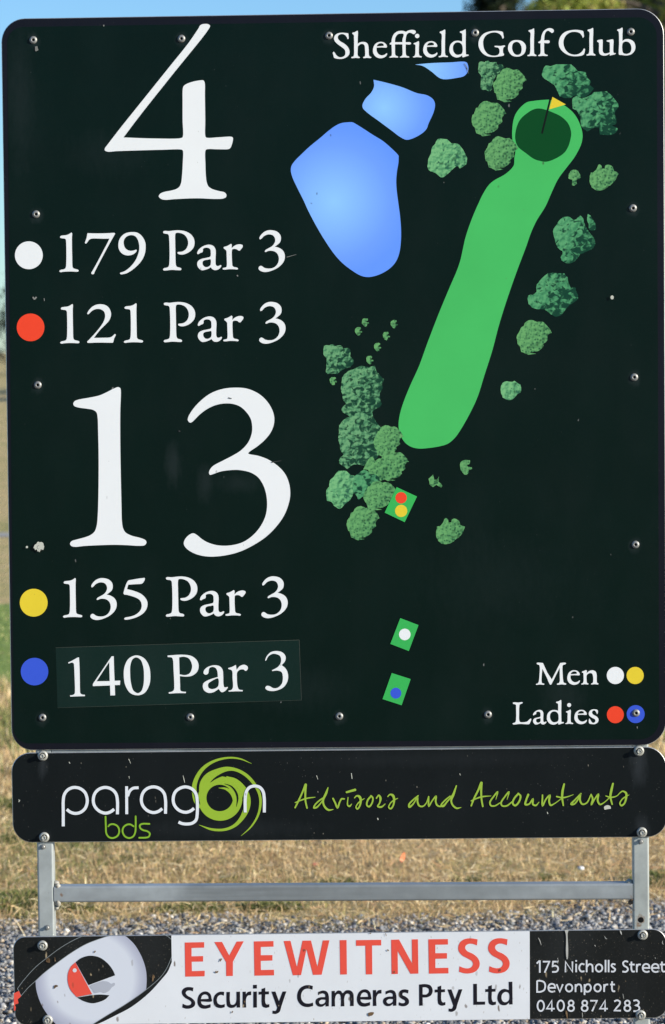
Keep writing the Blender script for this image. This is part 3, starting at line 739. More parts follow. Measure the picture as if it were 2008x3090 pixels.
LA = "463,310 468,290 485,265 520,237 560,220 600,215 640,228 662,255 670,290 668,350 667,400 670,435 680,450 700,452 722,442 731,445 728,460 705,485 675,497 645,494 625,480 616,465! 590,480 545,496 510,498 485,480 466,450 465,415 480,390 515,372 570,360 605,350 613,338 614,300 610,270 590,252 560,248 535,255 527,265 527,285 520,298 495,308 478,319 466,318"
LA_H = "611,378 580,382 545,388 527,400 522,420 530,445 550,462 575,464 600,452 611,440"
LR = "838,207 847,215 847,235 846,255! 870,232 905,215 945,211 968,222 968,240 950,265 932,282 920,278 900,265 870,262 852,270 848,290 848,350 851,410 856,450 870,462 905,470 917,480 910,490 880,488 820,487 770,492 748,488 748,476 770,470 788,462 793,440 792,370 790,310 788,285 775,268 758,254 760,242 790,232 815,220"
THREE = "1160,155 1155,140 1170,110 1210,72 1255,55 1300,55 1350,70 1385,105 1394,145 1385,185 1355,215 1325,237! 1360,245 1405,270 1430,305 1438,345 1430,390 1405,430 1360,470 1300,500 1250,515 1205,518 1165,505 1146,485 1150,462 1168,450 1185,455 1210,472 1250,480 1300,475 1340,450 1365,410 1371,365 1360,325 1335,297 1300,284 1255,284 1225,296 1215,292 1222,275 1255,255 1290,235 1315,210 1330,175 1328,145 1310,115 1280,102 1245,102 1205,120 1175,150"
TWO = "548,250 537,240 545,215 580,165 630,122 690,98 750,93 815,105 865,140 895,190 907,245 897,303 870,355 820,410 750,478 690,550 640,617! 720,616 800,614 870,612 905,605 940,580 965,558 978,562 978,578 955,625 945,665 935,690 915,692 800,690 680,690 560,694 540,690 536,675 560,650 640,565 720,470 780,385 808,320 815,270 805,220 780,190 745,172 700,165 650,175 605,200 570,235"
FIVE = "1340,117 1344,130 1330,165 1305,195 1285,202 1200,207 1102,214! 1095,235 1083,279! 1120,287 1200,310 1290,350 1345,400 1375,450 1382,500 1370,560 1330,620 1270,665 1190,700 1110,720 1055,724 1043,715 1048,700 1070,690 1120,682 1190,660 1245,625 1285,575 1297,525 1290,475 1265,435 1215,403 1150,380 1080,362 1040,355 1032,340 1040,300 1060,235 1085,175 1105,152 1150,143 1230,128 1300,119"
pr = Print(D0); pr.glyph(RA, FOUR); pr.build('hole_number', M['white'], B1)['label'] = 'large white numeral 4'
for gl, lb in ((ONE_B, 'large white digit 1 of the 13'), (THREE_B, 'large white digit 3 of the 13')):
    pr = Print(D0); pr.glyph(RB, gl); pr.build('hole_number', M['white'], B1)['label'] = lb
def shift(reg, dx, dy): return Reg(reg.x0+dx, reg.y0+dy, reg.sc)
def word(text, mat, parent, depth=D0, name='lettering'):
    class Wd(Print):
        def done(s):
            o = s.build(name, M[mat] if isinstance(mat, str) else mat, parent); o['label'] = text; return o
    return Wd(depth)
def par3(dx, dy, line):
    r = shift(RD, dx, dy)
    w = word('white word Par in the %s line' % line, 'white', B1); w.glyph(r, CP); w.glyph(r, LA, [LA_H]); w.glyph(r, LR); w.done()
    w = word('white numeral 3 ending the %s line' % line, 'white', B1); w.glyph(r, THREE); w.done()
pr = Print(D0); pr.glyph(RC, ONE); pr.glyph(RC, SEVEN); pr.glyph(RC, NINE)
pr.build('lettering', M['white'], B1)['label'] = 'white number 179'; par3(0, 0, '179')
pr = Print(D0); pr.glyph(RE, ONE, tr=T(13, -22)); pr.glyph(RE, TWO); pr.glyph(RE, ONE, tr=T(1003, -34))
pr.build('lettering', M['white'], B1)['label'] = 'white number 121'; par3(2, 216.4, '121')
pr = Print(D0); pr.glyph(shift(RC, 11, 1042.5), ONE); pr.glyph(shift(RD, -507.4, 1049.9), THREE); pr.glyph(RF, FIVE)
pr.build('lettering', M['white'], B1)['label'] = 'white number 135'; par3(8.5, 1044.5, '135')
# stuck-on patch with the fourth line
pp = Print(.0005); pp.fill([[RG(q) for q in ((17, 68), (1475, 22), (1488, 382), (28, 428))]]); patch = pp.build('sticker_patch', M['patch'], B1)
pe = Print(.0007)
for a in ("17,68! 1475,22!", "1475,22! 1488,382!", "28,428! 1488,382!"): pe.stroke(RG, a, 1.6 if a[0] != '2' else 1.0, cap=False)
PLOC[patch.name] = PLOC[B1.name]
patch_edge = pe.build('patch_edge', paint('patch_edge', (.085, .095, .075), .5, (), .3), patch)
pr = Print(.0008)
pr.glyph(RG, "150,127 157,126! 160,180 162,260 163,320 165,340 175,348 192,350! 193,358! 150,359 105,361! 103,353! 120,351 131,343 133,320 131,250 128,180 125,162 115,157 95,163! 92,157! 115,146")
pr.glyph(RG, "352,120! 365,119! 367,200! 370,266! 404,265! 402,291! 371,292! 373,353! 345,354! 343,294! 240,298! 240,285!", ["338,153! 341,268! 262,269!"])
pr.glyph(RG, "500,114 545,130 575,175 584,230 578,290 550,338 510,353 465,340 435,295 425,235 430,180 455,133", ["498,126 525,140 542,185 546,235 542,295 528,330 508,340 483,325 468,280 463,225 465,170 478,137"])
pr.build('lettering', M['white'], patch)['label'] = 'white number 140'; pr = Print(.0008)
pr.glyph(RG, "687,115! 780,110 830,118 862,143 873,175 865,210 835,235 800,241 760,238! 762,290 765,325 780,331 797,332! 796,340! 745,340 695,343! 694,335! 715,330 725,320 727,290 723,200 719,140 712,127 688,124!", ["756,126! 785,122 815,133 832,165 833,190 820,220 795,232 759,228!"])
pr.glyph(RG, "903,222 905,205 925,185 965,173 1000,180 1016,200 1020,235 1022,290 1028,305 1047,303! 1048,308! 1030,328 1010,334 993,315! 960,335 930,338 905,322 898,300 903,280 935,260 988,243! 985,210 975,190 955,183 938,190 934,200 930,222 915,230", ["989,252 950,268 930,285 933,308 955,316 980,308 991,295"])
pr.glyph(RG, "1096,171! 1100,200! 1120,178 1145,170 1165,180 1167,195 1155,207 1140,198 1120,200 1104,215 1102,250 1106,300 1115,318 1137,322! 1136,329! 1095,329 1053,331! 1052,325! 1070,320 1078,305 1076,250 1072,205 1050,195! 1050,190! 1075,182")
pr.build('lettering', M['white'], patch)['label'] = 'white word Par in the 140 line'; pr = Print(.0008)
pr.glyph(RG, "1272,145 1280,120 1305,95 1340,88 1375,97 1393,120 1390,148 1370,172! 1395,195 1408,230 1404,270 1380,305 1340,324 1305,327 1280,320 1272,308 1280,297 1297,298 1320,310 1345,308 1370,285 1377,250 1370,215 1345,205 1312,208! 1312,203! 1345,185 1362,165 1367,140 1360,118 1340,107 1315,105 1290,120 1276,145")
pr.build('lettering', M['white'], patch)['label'] = 'white numeral 3 ending the 140 line'
# club name
e_o = "563,190 600,195 627,218 634,240 628,247 580,246 528,248! 530,285 550,315 580,327 610,320 632,305 635,315 620,338 590,353 555,355 520,340 495,305 492,265 505,225 530,200"
e_h = "530,235! 570,233 600,230! 598,212 575,203 550,208 535,222"
d_o = "1430,63 1433,80 1432,200 1434,300 1436,318! 1460,320 1462,328 1440,335 1405,346 1398,342 1398,325! 1375,340 1340,348 1300,335 1272,300 1267,260 1280,215 1315,185 1355,178 1397,187! 1397,140 1394,105 1375,95 1375,85 1400,78"
d_h = "1397,225 1375,200 1340,195 1312,215 1302,250 1310,290 1335,318 1365,320 1396,305"
i_s = "955,183 959,195 957,260 958,310 965,330 985,337 985,346 940,344 900,347 897,341 912,333 920,315 922,260 921,220 905,212 905,205 930,195"
pr = Print(D0)
pr.glyph(RH, "240,105 243,130 245,155 235,162 225,140 205,118 180,110 155,115 137,130 136,155 155,180 200,208 235,240 253,280 250,315 230,340 195,358 155,363 115,358 97,350 90,325 84,300 93,290 103,300 120,325 145,343 175,345 205,328 212,300 205,270 175,243 130,210 103,180 96,150 110,120 140,102 180,97 215,100")
pr.glyph(RH, "335,77 339,90 337,150 336,210! 360,195 395,190 425,198 442,222 448,270 450,320 458,337 475,345 470,353 430,352 395,354 392,345 408,337 412,320 411,270 405,225 390,212 365,213 338,235! 336,280 336,320 342,337 358,345 355,353 315,352 275,354 272,345 292,338 299,320 300,250 299,150 297,120 283,108 283,98 305,92")
pr.glyph(RH, e_o, [e_h])
pr.glyph(RH, "655,345 665,338 680,330 683,310 682,260 680,217! 665,216 660,210 668,200 680,193! 682,165 695,125 720,95 755,80 800,79 826,88! 850,75 885,68 915,73 927,88 920,103 905,112 890,105 875,98 855,98 835,115 825,150 822,193! 870,195 878,203 872,215 823,215! 823,260 825,310 832,330 855,338 860,346 850,349 810,347 770,349 763,345 775,337 788,328 792,305 791,260 790,215! 750,214 715,215! 715,260 716,310 722,328 742,337 748,345 738,349 700,347 662,350", ["715,193! 790,193! 792,160 803,125 800,108 775,105 745,112 722,140 715,170"])
pr.disc(RH, 940, 130, 22); pr.glyph(RH, i_s); pr.glyph(RH, e_o, [e_h], tr=T(510, -7))
pr.glyph(RH, "1222,65 1225,80 1223,150 1222,250 1223,305 1230,327 1250,335 1252,342 1205,341 1160,345 1158,337 1178,330 1186,310 1187,200 1187,110 1170,97 1170,88 1195,78")
pr.glyph(RH, d_o, [d_h])
pr.build('club_name', M['white'], B1)['label'] = 'white word Sheffield'; pr = Print(D0)
pr.glyph(RI, "290,80 296,105 299,132 290,138 280,115 260,95 225,83 180,88 140,110 117,150 115,190 125,235 155,275 195,291 235,290 255,278 262,260 260,235 250,220 220,213 217,205 225,203 270,205 308,200 312,207 298,218 293,235 294,265 302,278 300,288 260,298 205,303 150,295 105,265 78,220 73,180 85,135 120,95 170,75 220,69 265,72")
pr.glyph(RI, "420,152 465,162 495,195 498,230 485,270 450,295 415,300 375,290 345,255 338,220 350,180 380,157", ["415,167 440,178 458,210 460,245 450,275 425,285 400,278 380,250 374,215 385,180"])
l2 = "570,48 573,65 571,150 571,240 575,275 592,287 592,294 550,293 514,295 513,288 530,280 537,260 538,150 538,85 522,72 524,65 550,57"
pr.glyph(RI, l2)
pr.glyph(RI, "612,178 610,170 625,160 633,148 640,110 660,70 695,48 725,46 747,60 747,78 732,88 720,80 700,68 685,72 668,100 662,155! 705,155 712,163 706,178 662,178! 662,240 666,272 680,282 695,287 690,294 650,293 612,295 608,289 622,281 630,265 630,220 630,179!")
pr.build('club_name', M['white'], B1)['label'] = 'white word Golf'; pr = Print(D0)
pr.glyph(RI, "1012,72 1017,95 1019,122 1010,130 1000,110 980,88 945,78 900,82 860,108 838,150 837,195 855,240 890,272 935,283 975,275 1005,252 1020,228 1028,232 1028,250 1018,280 1000,290 950,297 890,290 835,260 800,215 794,170 812,115 850,80 900,64 950,60 990,65")
pr.glyph(RI, l2, tr=T(530, -5))
pr.glyph(RI, "1140,155 1165,148 1185,148 1188,165 1187,220 1190,258 1205,272 1230,270 1250,262 1252,240 1252,190 1250,172 1228,165 1223,157 1240,152 1280,146 1285,160 1283,210 1284,260 1290,268 1305,270 1300,278 1275,285 1252,291! 1250,275! 1225,288 1195,291 1165,280 1155,255 1155,200 1152,175 1138,165")
pr.glyph(RI, "1363,40 1367,55 1365,100 1365,160! 1390,145 1430,145 1465,165 1481,205 1475,245 1445,278 1400,290 1355,285 1335,283 1332,270 1335,180 1333,90 1330,75 1318,65 1320,58 1345,50", ["1367,180 1390,165 1420,170 1440,195 1446,230 1435,262 1405,276 1375,270 1366,255"])
pr.build('club_name', M['white'], B1)['label'] = 'white word Club'
# legend
def fit(x0, x1, y0, y1, X0, X1, Y0, Y1):
    return lambda p: (X0+(p[0]-x0)*(X1-X0)/(x1-x0), Y0+(p[1]-y0)*(Y1-Y0)/(y1-y0))
pr = Print(D0)
pr.glyph(RJ, "337,138 345,133 400,136! 445,235! 490,303! 530,225! 575,136! 625,133 635,140 625,150 603,158 598,180 600,250 605,310 612,335 635,345 633,355 590,353 545,356 541,348 560,340 570,325 571,270 570,185! 535,255! 500,325 480,357 470,352 440,285 395,195! 388,260 386,320 392,340 413,347 412,356 370,354 330,357 330,350 348,343 358,325 366,250 368,180 362,158 340,148")
pr.glyph(RJ, e_o, [e_h], tr=fit(492, 635, 190, 355, 648, 775, 210, 357))
pr.glyph(RJ, "838,208 845,215 843,240! 870,218 905,210 935,225 945,255 946,310 950,337 963,345 960,353 925,351 890,353 890,346 905,338 910,320 909,275 900,245 880,238 860,245 844,262 843,310 848,338 862,346 860,353 825,351 790,354 790,347 805,340 812,320 812,260 810,240 795,230 800,222 820,215")
pr.build('legend_lettering', M['white'], B1)['label'] = 'white word Men'; pr = Print(D0)
pr.glyph(RJ, "95,540 110,535 150,538 190,534 194,542 180,550 165,558 160,580 158,650 160,720 170,735 210,737 240,730 262,710 278,700 282,710 272,735 262,755 240,758 170,754 100,759 92,750 110,743 122,735 128,700 128,600 124,560 98,550")
pr.glyph(RJ, LA, [LA_H], tr=fit(463, 731, 215, 498, 300, 435, 612, 760))
pr.glyph(RJ, d_o, [d_h], tr=fit(1267, 1462, 63, 346, 440, 612, 512, 760))
pr.glyph(RJ, i_s, tr=fit(897, 985, 183, 347, 628, 706, 610, 755)); pr.disc(RJ, 666, 563, 20)
pr.glyph(RJ, e_o, [e_h], tr=fit(492, 635, 190, 355, 720, 846, 612, 756))
pr.glyph(RJ, "955,615 957,640 950,655 943,640 925,618 905,622 898,640 910,660 945,680 963,705 958,735 930,755 900,756 870,748 866,715 872,700 882,715 900,740 920,742 933,725 928,708 895,690 868,665 868,635 890,612 920,606")
pr.build('legend_lettering', M['white'], B1)['label'] = 'white word Ladies'
for (reg, x, y, r, mt) in ((PX, 87.8, 770.3, 42, 'white'), (PX, 93.1, 987.9, 41.8, 'red'), (PX, 102.5, 1818.6, 42, 'yellow'), (PX, 105, 2026.5, 41.5, 'blue'),
                           (RJ, 1135, 263, 87, 'white'), (RJ, 1336, 263, 87, 'yellow'), (RJ, 1135, 661, 86, 'red'), (RJ, 1341, 655, 91, 'blue')):
    pr = Print(D0); pr.disc(reg, x, y, r, n=56); pr.build('tee_marker', M[mt], B1)['label'] = mt+' printed dot'
# map ponds
R2 = Reg(900, 0, 1.396); RW = Reg(860, 180, 3.5); RX = Reg(1260, 170, 2.417); RS = Reg(1480, 480, 3.051); RT4 = Reg(960, 930, 3.094); RK = Reg(1120, 1820, 7.0); R6 = Reg(1180, 560, 2.902)
def lc(reg, x, y): w = at(*reg((x, y)))-PLOC[B1.name]; return (w.x, w.y, w.z)
pr = Print(D0); pr.glyph(RW, "660,662 715,662 760,685 850,742 940,800 1030,855 1120,930 1195,1005 1203,1020! 1200,1090 1185,1180 1177,1280 1182,1380 1200,1520 1218,1660 1228,1800 1226,1920 1210,2040 1175,2130 1115,2200 1030,2255 940,2288 870,2296 800,2280 700,2220 600,2140 520,2050 430,1920 340,1770 250,1600 200,1490 130,1350 80,1240 64,1170 72,1120 110,1065 170,1005 260,920 370,830 470,745 550,690 600,670")
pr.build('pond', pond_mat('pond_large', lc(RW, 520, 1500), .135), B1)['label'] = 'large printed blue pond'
pr = Print(D0); pr.glyph(R2, "318,336! 370,348 440,368 500,392 545,402 570,420 577,440 572,470 550,520 540,545 510,570 460,589 435,580 390,547 340,510 290,473 273,455 272,440 285,415 308,390 320,365")
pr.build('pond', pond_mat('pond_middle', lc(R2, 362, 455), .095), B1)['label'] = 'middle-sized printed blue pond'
pr = Print(D0); pr.glyph(R2, "492,272! 560,266 640,263 708,262 716,275 716,300 700,320 670,328 615,334 595,328 560,300 525,278")
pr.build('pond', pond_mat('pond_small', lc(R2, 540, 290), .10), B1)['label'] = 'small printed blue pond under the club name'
# fairway
def mp(reg, s): return [(reg(p)[0], reg(p)[1], c) for p, c in parse(s)]
fw = mp(RX, "440,1088 470,1020 520,940 560,905 640,860 690,815 705,790 708,740 715,690 700,640 692,590 692,540 700,470 720,415 760,365 800,335 850,325 920,318 965,317 1030,335 1090,370 1140,415 1175,470 1200,540 1205,585 1195,640 1150,730 1090,810 1030,890 990,970 938,1088") \
   + mp(R6, "1335,215 1275,310 1225,420 1185,535 1100,760 1010,1020 945,1230 890,1440 820,1660 760,1850 690,2000 610,2140 560,2210 500,2260 440,2280 340,2297 250,2303 190,2292 140,2265 105,2225 85,2180 70,2130 68,2080 80,2000 110,1900 170,1750 245,1585 320,1380 420,1120 520,880 580,740 610,650 630,560 655,450 710,290 770,150")
# drop the two places where the traces meet too closely
pr = Print(D0); pr.fill([spline([[a, b] for a, b, c in fw], [False]*len(fw), True, 5)])
pr.build('fairway', M['fairway'], B1)['label'] = 'long printed green fairway'
pr = Print(D0+.00005); pr.glyph(RX, "880,380 930,388 990,410 1050,440 1100,490 1122,555 1118,600 1100,660 1070,705 1010,745 940,769 890,762 850,748 790,705 735,660 715,610 715,560 730,500 755,455 800,415 840,390")
pr.build('putting_green', M['putt'], B1)
pr = Print(D0+.0001); pr.glyph(RX, "962,316! 975,318! 915,565! 902,562!"); pr.build('flag_pole', M['black'], B1)
pr = Print(D0+.0001); pr.glyph(RX, "985,296! 1083,351! 962,387!"); pr.build('flag', M['yellow'], B1)
# printed trees
T_R = "365,1482 400,1485 430,1498 480,1497 505,1515! 545,1558 565,1597! 545,1605! 525,1635 530,1668! 505,1690! 490,1700 492,1725! 460,1755 430,1772! 385,1776 360,1780! 425,1793! 350,1803! 315,1785 285,1775! 272,1720! 258,1712 243,1650! 248,1620 270,1590! 285,1545! 305,1540! 325,1505"
def bb(X0, X1, Y0, Y1): return fit(243, 565, 1482, 1803, X0, X1, Y0, Y1)
T_TALL = "330,570! 400,540 470,550! 530,535! 545,580! 580,630 618,665! 600,710! 605,745 580,790! 580,850 598,890! 580,920 540,940 510,968! 450,985 380,975 340,985! 300,1015! 260,990 222,965! 225,930 265,893! 235,860 230,810! 215,770 220,700 225,650! 260,605 300,580"
T_C = "65,348 110,345 140,338 170,350! 215,348 230,360 235,380! 270,370 298,385 303,450! 335,485 325,525 305,550! 250,565 180,615! 130,612 90,612 75,595 78,560 80,470! 52,430 52,380"
T_K = "{0}"
T_Y = "1075,1553! 1085,1600! 1110,1600! 1130,1570! 1130,1620 1160,1650 1150,1677! 1105,1650! 1075,1670! 1045,1650 1042,1620! 1030,1595!"
T_J = "1003,47 1025,65 1030,90! 1055,88! 1060,58 1100,55 1130,80 1140,110! 1180,130 1170,155! 1160,180 1130,220 1090,250! 1050,280 980,290 935,260! 918,220 915,170 925,125! 950,120 975,95!"
T_S = "430,97 465,98 463,115 450,122 455,130! 475,133 478,142 460,148! 458,165 440,173 425,160 412,140 413,110"
ptn = [0]
def ptree(reg, s, mi, tr=None, n=3):
    pr = Print(D0+.00012+ptn[0]*.00001); ptn[0] += 1
    L = contour(s, reg, n, tr); g = random.Random(ptn[0])
    L = [(x+g.uniform(-.8, .8), y+g.uniform(-.8, .8)) for x, y in L]
    pr.fill([L]); pr.build('printed_tree', MT[mi], B1)
ptree(RX, "455,40 490,42! 515,33 535,45! 580,42! 582,65! 612,57 635,78! 600,115 560,160! 550,200 545,240! 530,255 495,245 465,240 460,205! 465,140! 443,110 445,70", 2)
ptree(RX, T_R, 0, bb(553, 795, 85, 335))
ptree(RX, T_R, 0, bb(395, 648, 327, 583))
ptree(RX, T_R, 0, bb(490, 735, 585, 833))
ptree(RX, "935,67 975,72! 1010,58! 1120,60! 1150,85! 1170,108! 1230,115! 1240,160 1265,180 1255,205! 1285,235 1260,270 1220,300 1180,300 1150,285! 1120,300 1080,305 1040,290! 1020,250 1000,210! 960,185 915,150 910,120", 1)
ptree(RX, "1130,310 1160,290! 1200,305 1260,285 1290,260! 1380,255! 1420,290 1460,340 1468,370! 1440,410 1450,450! 1450,490 1420,505! 1460,525 1440,560 1390,575 1330,570! 1325,520! 1290,520 1240,548! 1200,520 1185,440! 1165,400 1135,380!", 1)
ptree(RX, "150,605 220,605! 250,635! 300,640 330,680 365,740! 355,790 310,818! 290,800 230,850! 180,885 130,850! 80,825 78,750! 100,710 105,670! 130,635", 3)
ptree(RS, "690,530 730,535 760,555! 790,555 830,520 855,545! 868,600 890,640 920,680! 960,740 968,780 950,820! 870,860 830,875! 780,940 715,963 655,930! 650,900 665,870 660,845! 615,810 595,740! 578,665 610,605 650,550", 1)
ptree(RS, "900,505 920,520! 955,570 975,640 960,655! 915,655 905,600! 890,550", 1)
ptree(RS, "530,1053 680,1053! 710,1090 720,1140 745,1185! 785,1185 790,1215 808,1250! 805,1290 770,1320 730,1345! 690,1390 650,1440! 600,1452 560,1430 500,1385! 400,1375 355,1335! 345,1265 365,1248! 400,1245 425,1220! 425,1165 450,1125!", 1)
ptree(RS, T_R, 0)
ptree(RS, "130,2050 200,2050 225,2040! 260,2065 283,2090 280,2150! 250,2165! 220,2200 200,2215! 160,2217 115,2195! 98,2140 100,2090", 3)
ptree(RS, "765,97 800,105 820,130! 833,165 815,180! 795,190 795,225! 770,245 753,240! 755,190! 722,180 720,150! 740,110", 0)
ptree(RS, T_J, 0)
ptree(RT4, T_J, 0, fit(915, 1180, 47, 290, 1103, 1372, 1960, 2203))
ptree(RT4, T_C, 2)
ptree(RT4, T_TALL, 2)
ptree(RT4, T_TALL, 2, fit(215, 618, 535, 1015, 190, 592, 968, 1502))
ptree(RT4, T_R, 0, bb(520, 797, 1092, 1392))
ptree(RT4, T_R, 0, bb(560, 848, 1333, 1615))
ptree(RT4, "450,1450 480,1400 510,1390 530,1425! 570,1405 620,1395! 660,1430 680,1480! 650,1560 620,1600! 570,1610 520,1550! 480,1545 470,1510 420,1505!", 0)
ptree(RT4, "190,1520 265,1520! 305,1560! 340,1562 360,1600! 360,1700 330,1730! 300,1790 250,1830! 205,1873 150,1845! 130,1810 83,1800! 80,1700 105,1665! 110,1610 150,1570!", 3)
ptree(RT4, "380,1540 430,1510 470,1525 490,1550! 530,1550 575,1580! 575,1640 550,1680! 500,1700 470,1745! 420,1755 380,1790! 360,1750 330,1720! 325,1650 335,1590 350,1560", 1)
ptree(RT4, T_R, 0, bb(425, 737, 1612, 1888))
ptree(RT4, T_R, 0, bb(268, 578, 1848, 2166))
for (x, y) in ((412, 97), (680, 112), (348, 180), (607, 223), (525, 326), (452, 447), (112, 644)): ptree(RT4, T_S, 0, T(x-412, y-97))
ptree(RT4, T_S, 0, fit(412, 478, 97, 173, 1328, 1440, 1420, 1557)); ptree(RT4, T_Y, 0)
# tee boxes
for (reg, quad, dots) in ((RT4, "735,1670! 925,1758! 810,1997! 623,1908!", ((777, 1770, 53, 'red'), (777, 1892, 57, 'yellow'))),
                          (RK, "620,315! 1005,462! 800,1010! 410,860!", ((715, 660, 122, 'white'),)),
                          (RK, "440,1475! 840,1602! 648,2155! 245,2025!", ((527, 1900, 115, 'blue'),))):
    pr = Print(D0+.0006); pr.glyph(reg, quad); tb = pr.build('tee_box', M['tee'], B1); PLOC[tb.name] = PLOC[B1.name]
    for (x, y, r, mt) in dots:
        pr = Print(D0+.0007); pr.disc(reg, x, y, r, n=32); pr.build('tee_marker', M[mt], tb)['label'] = mt+' printed dot'
# pop rivets
RVV, RVF = lathe([(.0070, 0), (.0071, -.0008), (.0065, -.0017), (.0052, -.0028), (.0038, -.0033), (.0030, -.0033), (.0024, -.0026), (.0022, -.0004)], 24)
rme = bpy.data.meshes.new('rivet'); rme.from_pydata(RVV, [], RVF); rme.materials.append(M['rivet']); rme.materials.append(M['hole'])
rme.shade_smooth()
for p in rme.polygons:
    if p.index == len(RVF)-1 or p.index >= len(RVF)-1-24: p.material_index = 1
D = 1.298
for (x, y) in ((78*D, 93*D), (422.5*D, 90*D), (765.5*D, 83*D), (1105*D, 76.5*D), (1467*D, 74*D), (84.5*D, 498*D), (1472*D, 484*D), (88.5*D, 895*D), (1475*D, 877*D), (92*D, 1272*D), (1478*D, 1266*D), (99.5*D, 1668*D), (443*D, 1667*D), (789.5*D, 1665*D), (1135*D, 1661*D), (1479*D, 1657.5*D)):
    o = bpy.data.objects.new('rivet', rme); coll.objects.link(o); o.parent = B1
    o.location = at(x, y)-PLOC[B1.name]+Vector((0, -.0003, 0)); o.rotation_euler = (rng.uniform(-.05, .05), rng.uniform(0, 6), rng.uniform(-.05, .05))
# droppings, chips and scratches
RZ = Reg(80, 1600, 12.892)
pr = Print(.0036); pr.glyph(RZ, "480,440 530,465! 600,455 670,500 685,580! 705,620 690,700 670,760! 600,740 570,720! 560,770 520,850! 460,800 440,830! 420,740 350,770! 330,710 290,690 310,620! 340,560 410,520! 430,470", n=3)
pr.disc(RZ, 35, 650, 45, n=10)
pr.disc(PX, 1847.5, 897.5, 5, 6, n=12)
pr.build('bird_dropping', M['dropping'], B1)['kind'] = 'stuff'
pr = Print(.0014)
for s in ("866,776,2! 895,768,1!", "1402,192,2 1410,205,2 1414,222,1", "110,140,7! 112,150,9! 108,154,4!", "100,896,4 105,902,5 111,896,4", "134,900,2 135,908,2", "1923,2192,3 1924,2198,2", "716,830,4 719,834,3", "314,75,4! 314,80,3!",):
    pr.stroke(PX, s, cap=False)
pr.build('scratch', paint('scratch_mark', (.20, .20, .18), .6, (), .2), B1)['kind'] = 'stuff'
pr = Print(.0014)
for s in ("820,1395,3! 850,1390,1!", "540,1300,4 545,1302,3", "690,1200,3 700,1203,2"):
    pr.stroke(PX, s, cap=False)
pr.build('scratch', paint('scratch_faint', (.05, .05, .05), .6, (), .2), B1)['kind'] = 'stuff'

# =================================================================== BOARD 2: ACCOUNTANTS SPONSOR BOARD
B2 = board_empty('sponsor_sign', 1020, 2534)
tag(B2, 'long black sponsor board with green swirl logo, middle one of the three boards', 'sign')
sheet('panel', rrect([(34, 2272), (2011, 2253), (2016, 2525.7), (40, 2543)], (58, 62, 62, 58)), B2, M['sponsor_black'])
RL = Reg(170, 2270, 2.3439)
pr = Print(.0004)
n = 64
ring = lambda cx, cy, r: [RL((cx+r*math.cos(2*math.pi*i/n), cy+r*math.sin(2*math.pi*i/n))) for i in range(n)]
pr.fill([ring(1160, 327, 157), ring(1157, 323, 94)])
pr.stroke(RL, "1383,80,2 1300,46,10 1215,39,13 1120,62,18 1050,105,24 1003,165,28 978,235,32 980,300,34 993,350,32 1020,390,20", cap=False)
pr.stroke(RL, "1028,300,34 1045,225,58 1085,175,64 1140,140,46 1200,119,33 1250,119,24 1300,135,22 1350,167,23 1400,222,22 1435,285,20 1446,350,18 1430,440,15 1380,525,11 1308,592,2", cap=False)
pr.stroke(RL, "1200,190,44 1265,210,48 1320,262,50 1350,330,50 1345,400,44 1310,470,30 1260,520,22 1190,547,18 1100,545,16 1010,513,2", cap=False)
pr.stroke(RL, "1148,252,2 1200,258,16 1245,290,28 1264,335,30 1258,390,20", cap=False)
pr.build('swirl_logo', M['lime'], B2)
pr = Print(.0007)
pr.stroke(RL, "1192,222,2 1238,240,9 1272,280,13 1284,325,12 1276,386,1", cap=False)
pr.stroke(RL, "1092,212,2 1130,182,14 1180,158,22 1235,150,30 1285,165,30 1325,205,20 1345,245,4", cap=False)
pr.stroke(RL, "1000,300,2 1008,335,6 1020,370,2", cap=False)
pr.build('swirl_gap', M['sponsor_black'], B2)
pr = Print(.0011)
W_ = 21
pr.stroke(RL, "51,523 51,430 51,340 58,300 80,268 108,252 135,248 170,256 205,285 221,340 208,392 175,423 135,432 100,422 76,403", W_, cap=False)
A_ = "411,402 385,421 348,430 305,415 273,380 263,338 275,290 305,260 348,248 392,260 423,292 434,340 434,438"
pr.stroke(RL, A_, W_, cap=False); pr.stroke(RL, A_, W_, cap=False, tr=T(340, -4))
pr.stroke(RL, "499,240 500,437", 20, cap=False); pr.stroke(RL, "506,310 520,275 545,254 584,250", 20, cap=False)
pr.stroke(RL, "976,396 950,415 915,424 870,410 838,375 828,333 840,285 870,257 914,244 960,258 988,290 998,335 998,440 990,478 965,500 925,507 890,503 866,493", W_, cap=False)
pr.build('lettering', M['logo_white'], B2)['label'] = 'thin white rounded letters parag left of the swirl'; pr = Print(.0011)
pr.stroke(RL, "1338,425 1338,330 1347,275 1370,247 1405,238 1440,247 1463,275 1472,320 1473,425", W_, cap=False)
pr.build('lettering', M['logo_white'], B2)['label'] = 'thin white rounded letter n right of the swirl'
pr = Print(.0009)
pr.stroke(RL, "350,455 352,520 356,575 375,600 402,606 435,590 447,556 435,523 405,508 380,512 370,523", 12)
pr.stroke(RL, "548,523 525,510 500,512 477,530 470,558 485,592 515,606 545,595 560,565 563,520 563,453", 12)
pr.stroke(RL, "660,506 610,506 593,515 595,535 615,550 645,558 663,575 655,597 635,603 588,604", 12)
pr.build('lettering', M['lime3'], B2)['label'] = 'small green letters bds'
RM = Reg(870, 2330, 2.919); RN = Reg(1380, 2330, 2.865)
pr = Print(.0009)
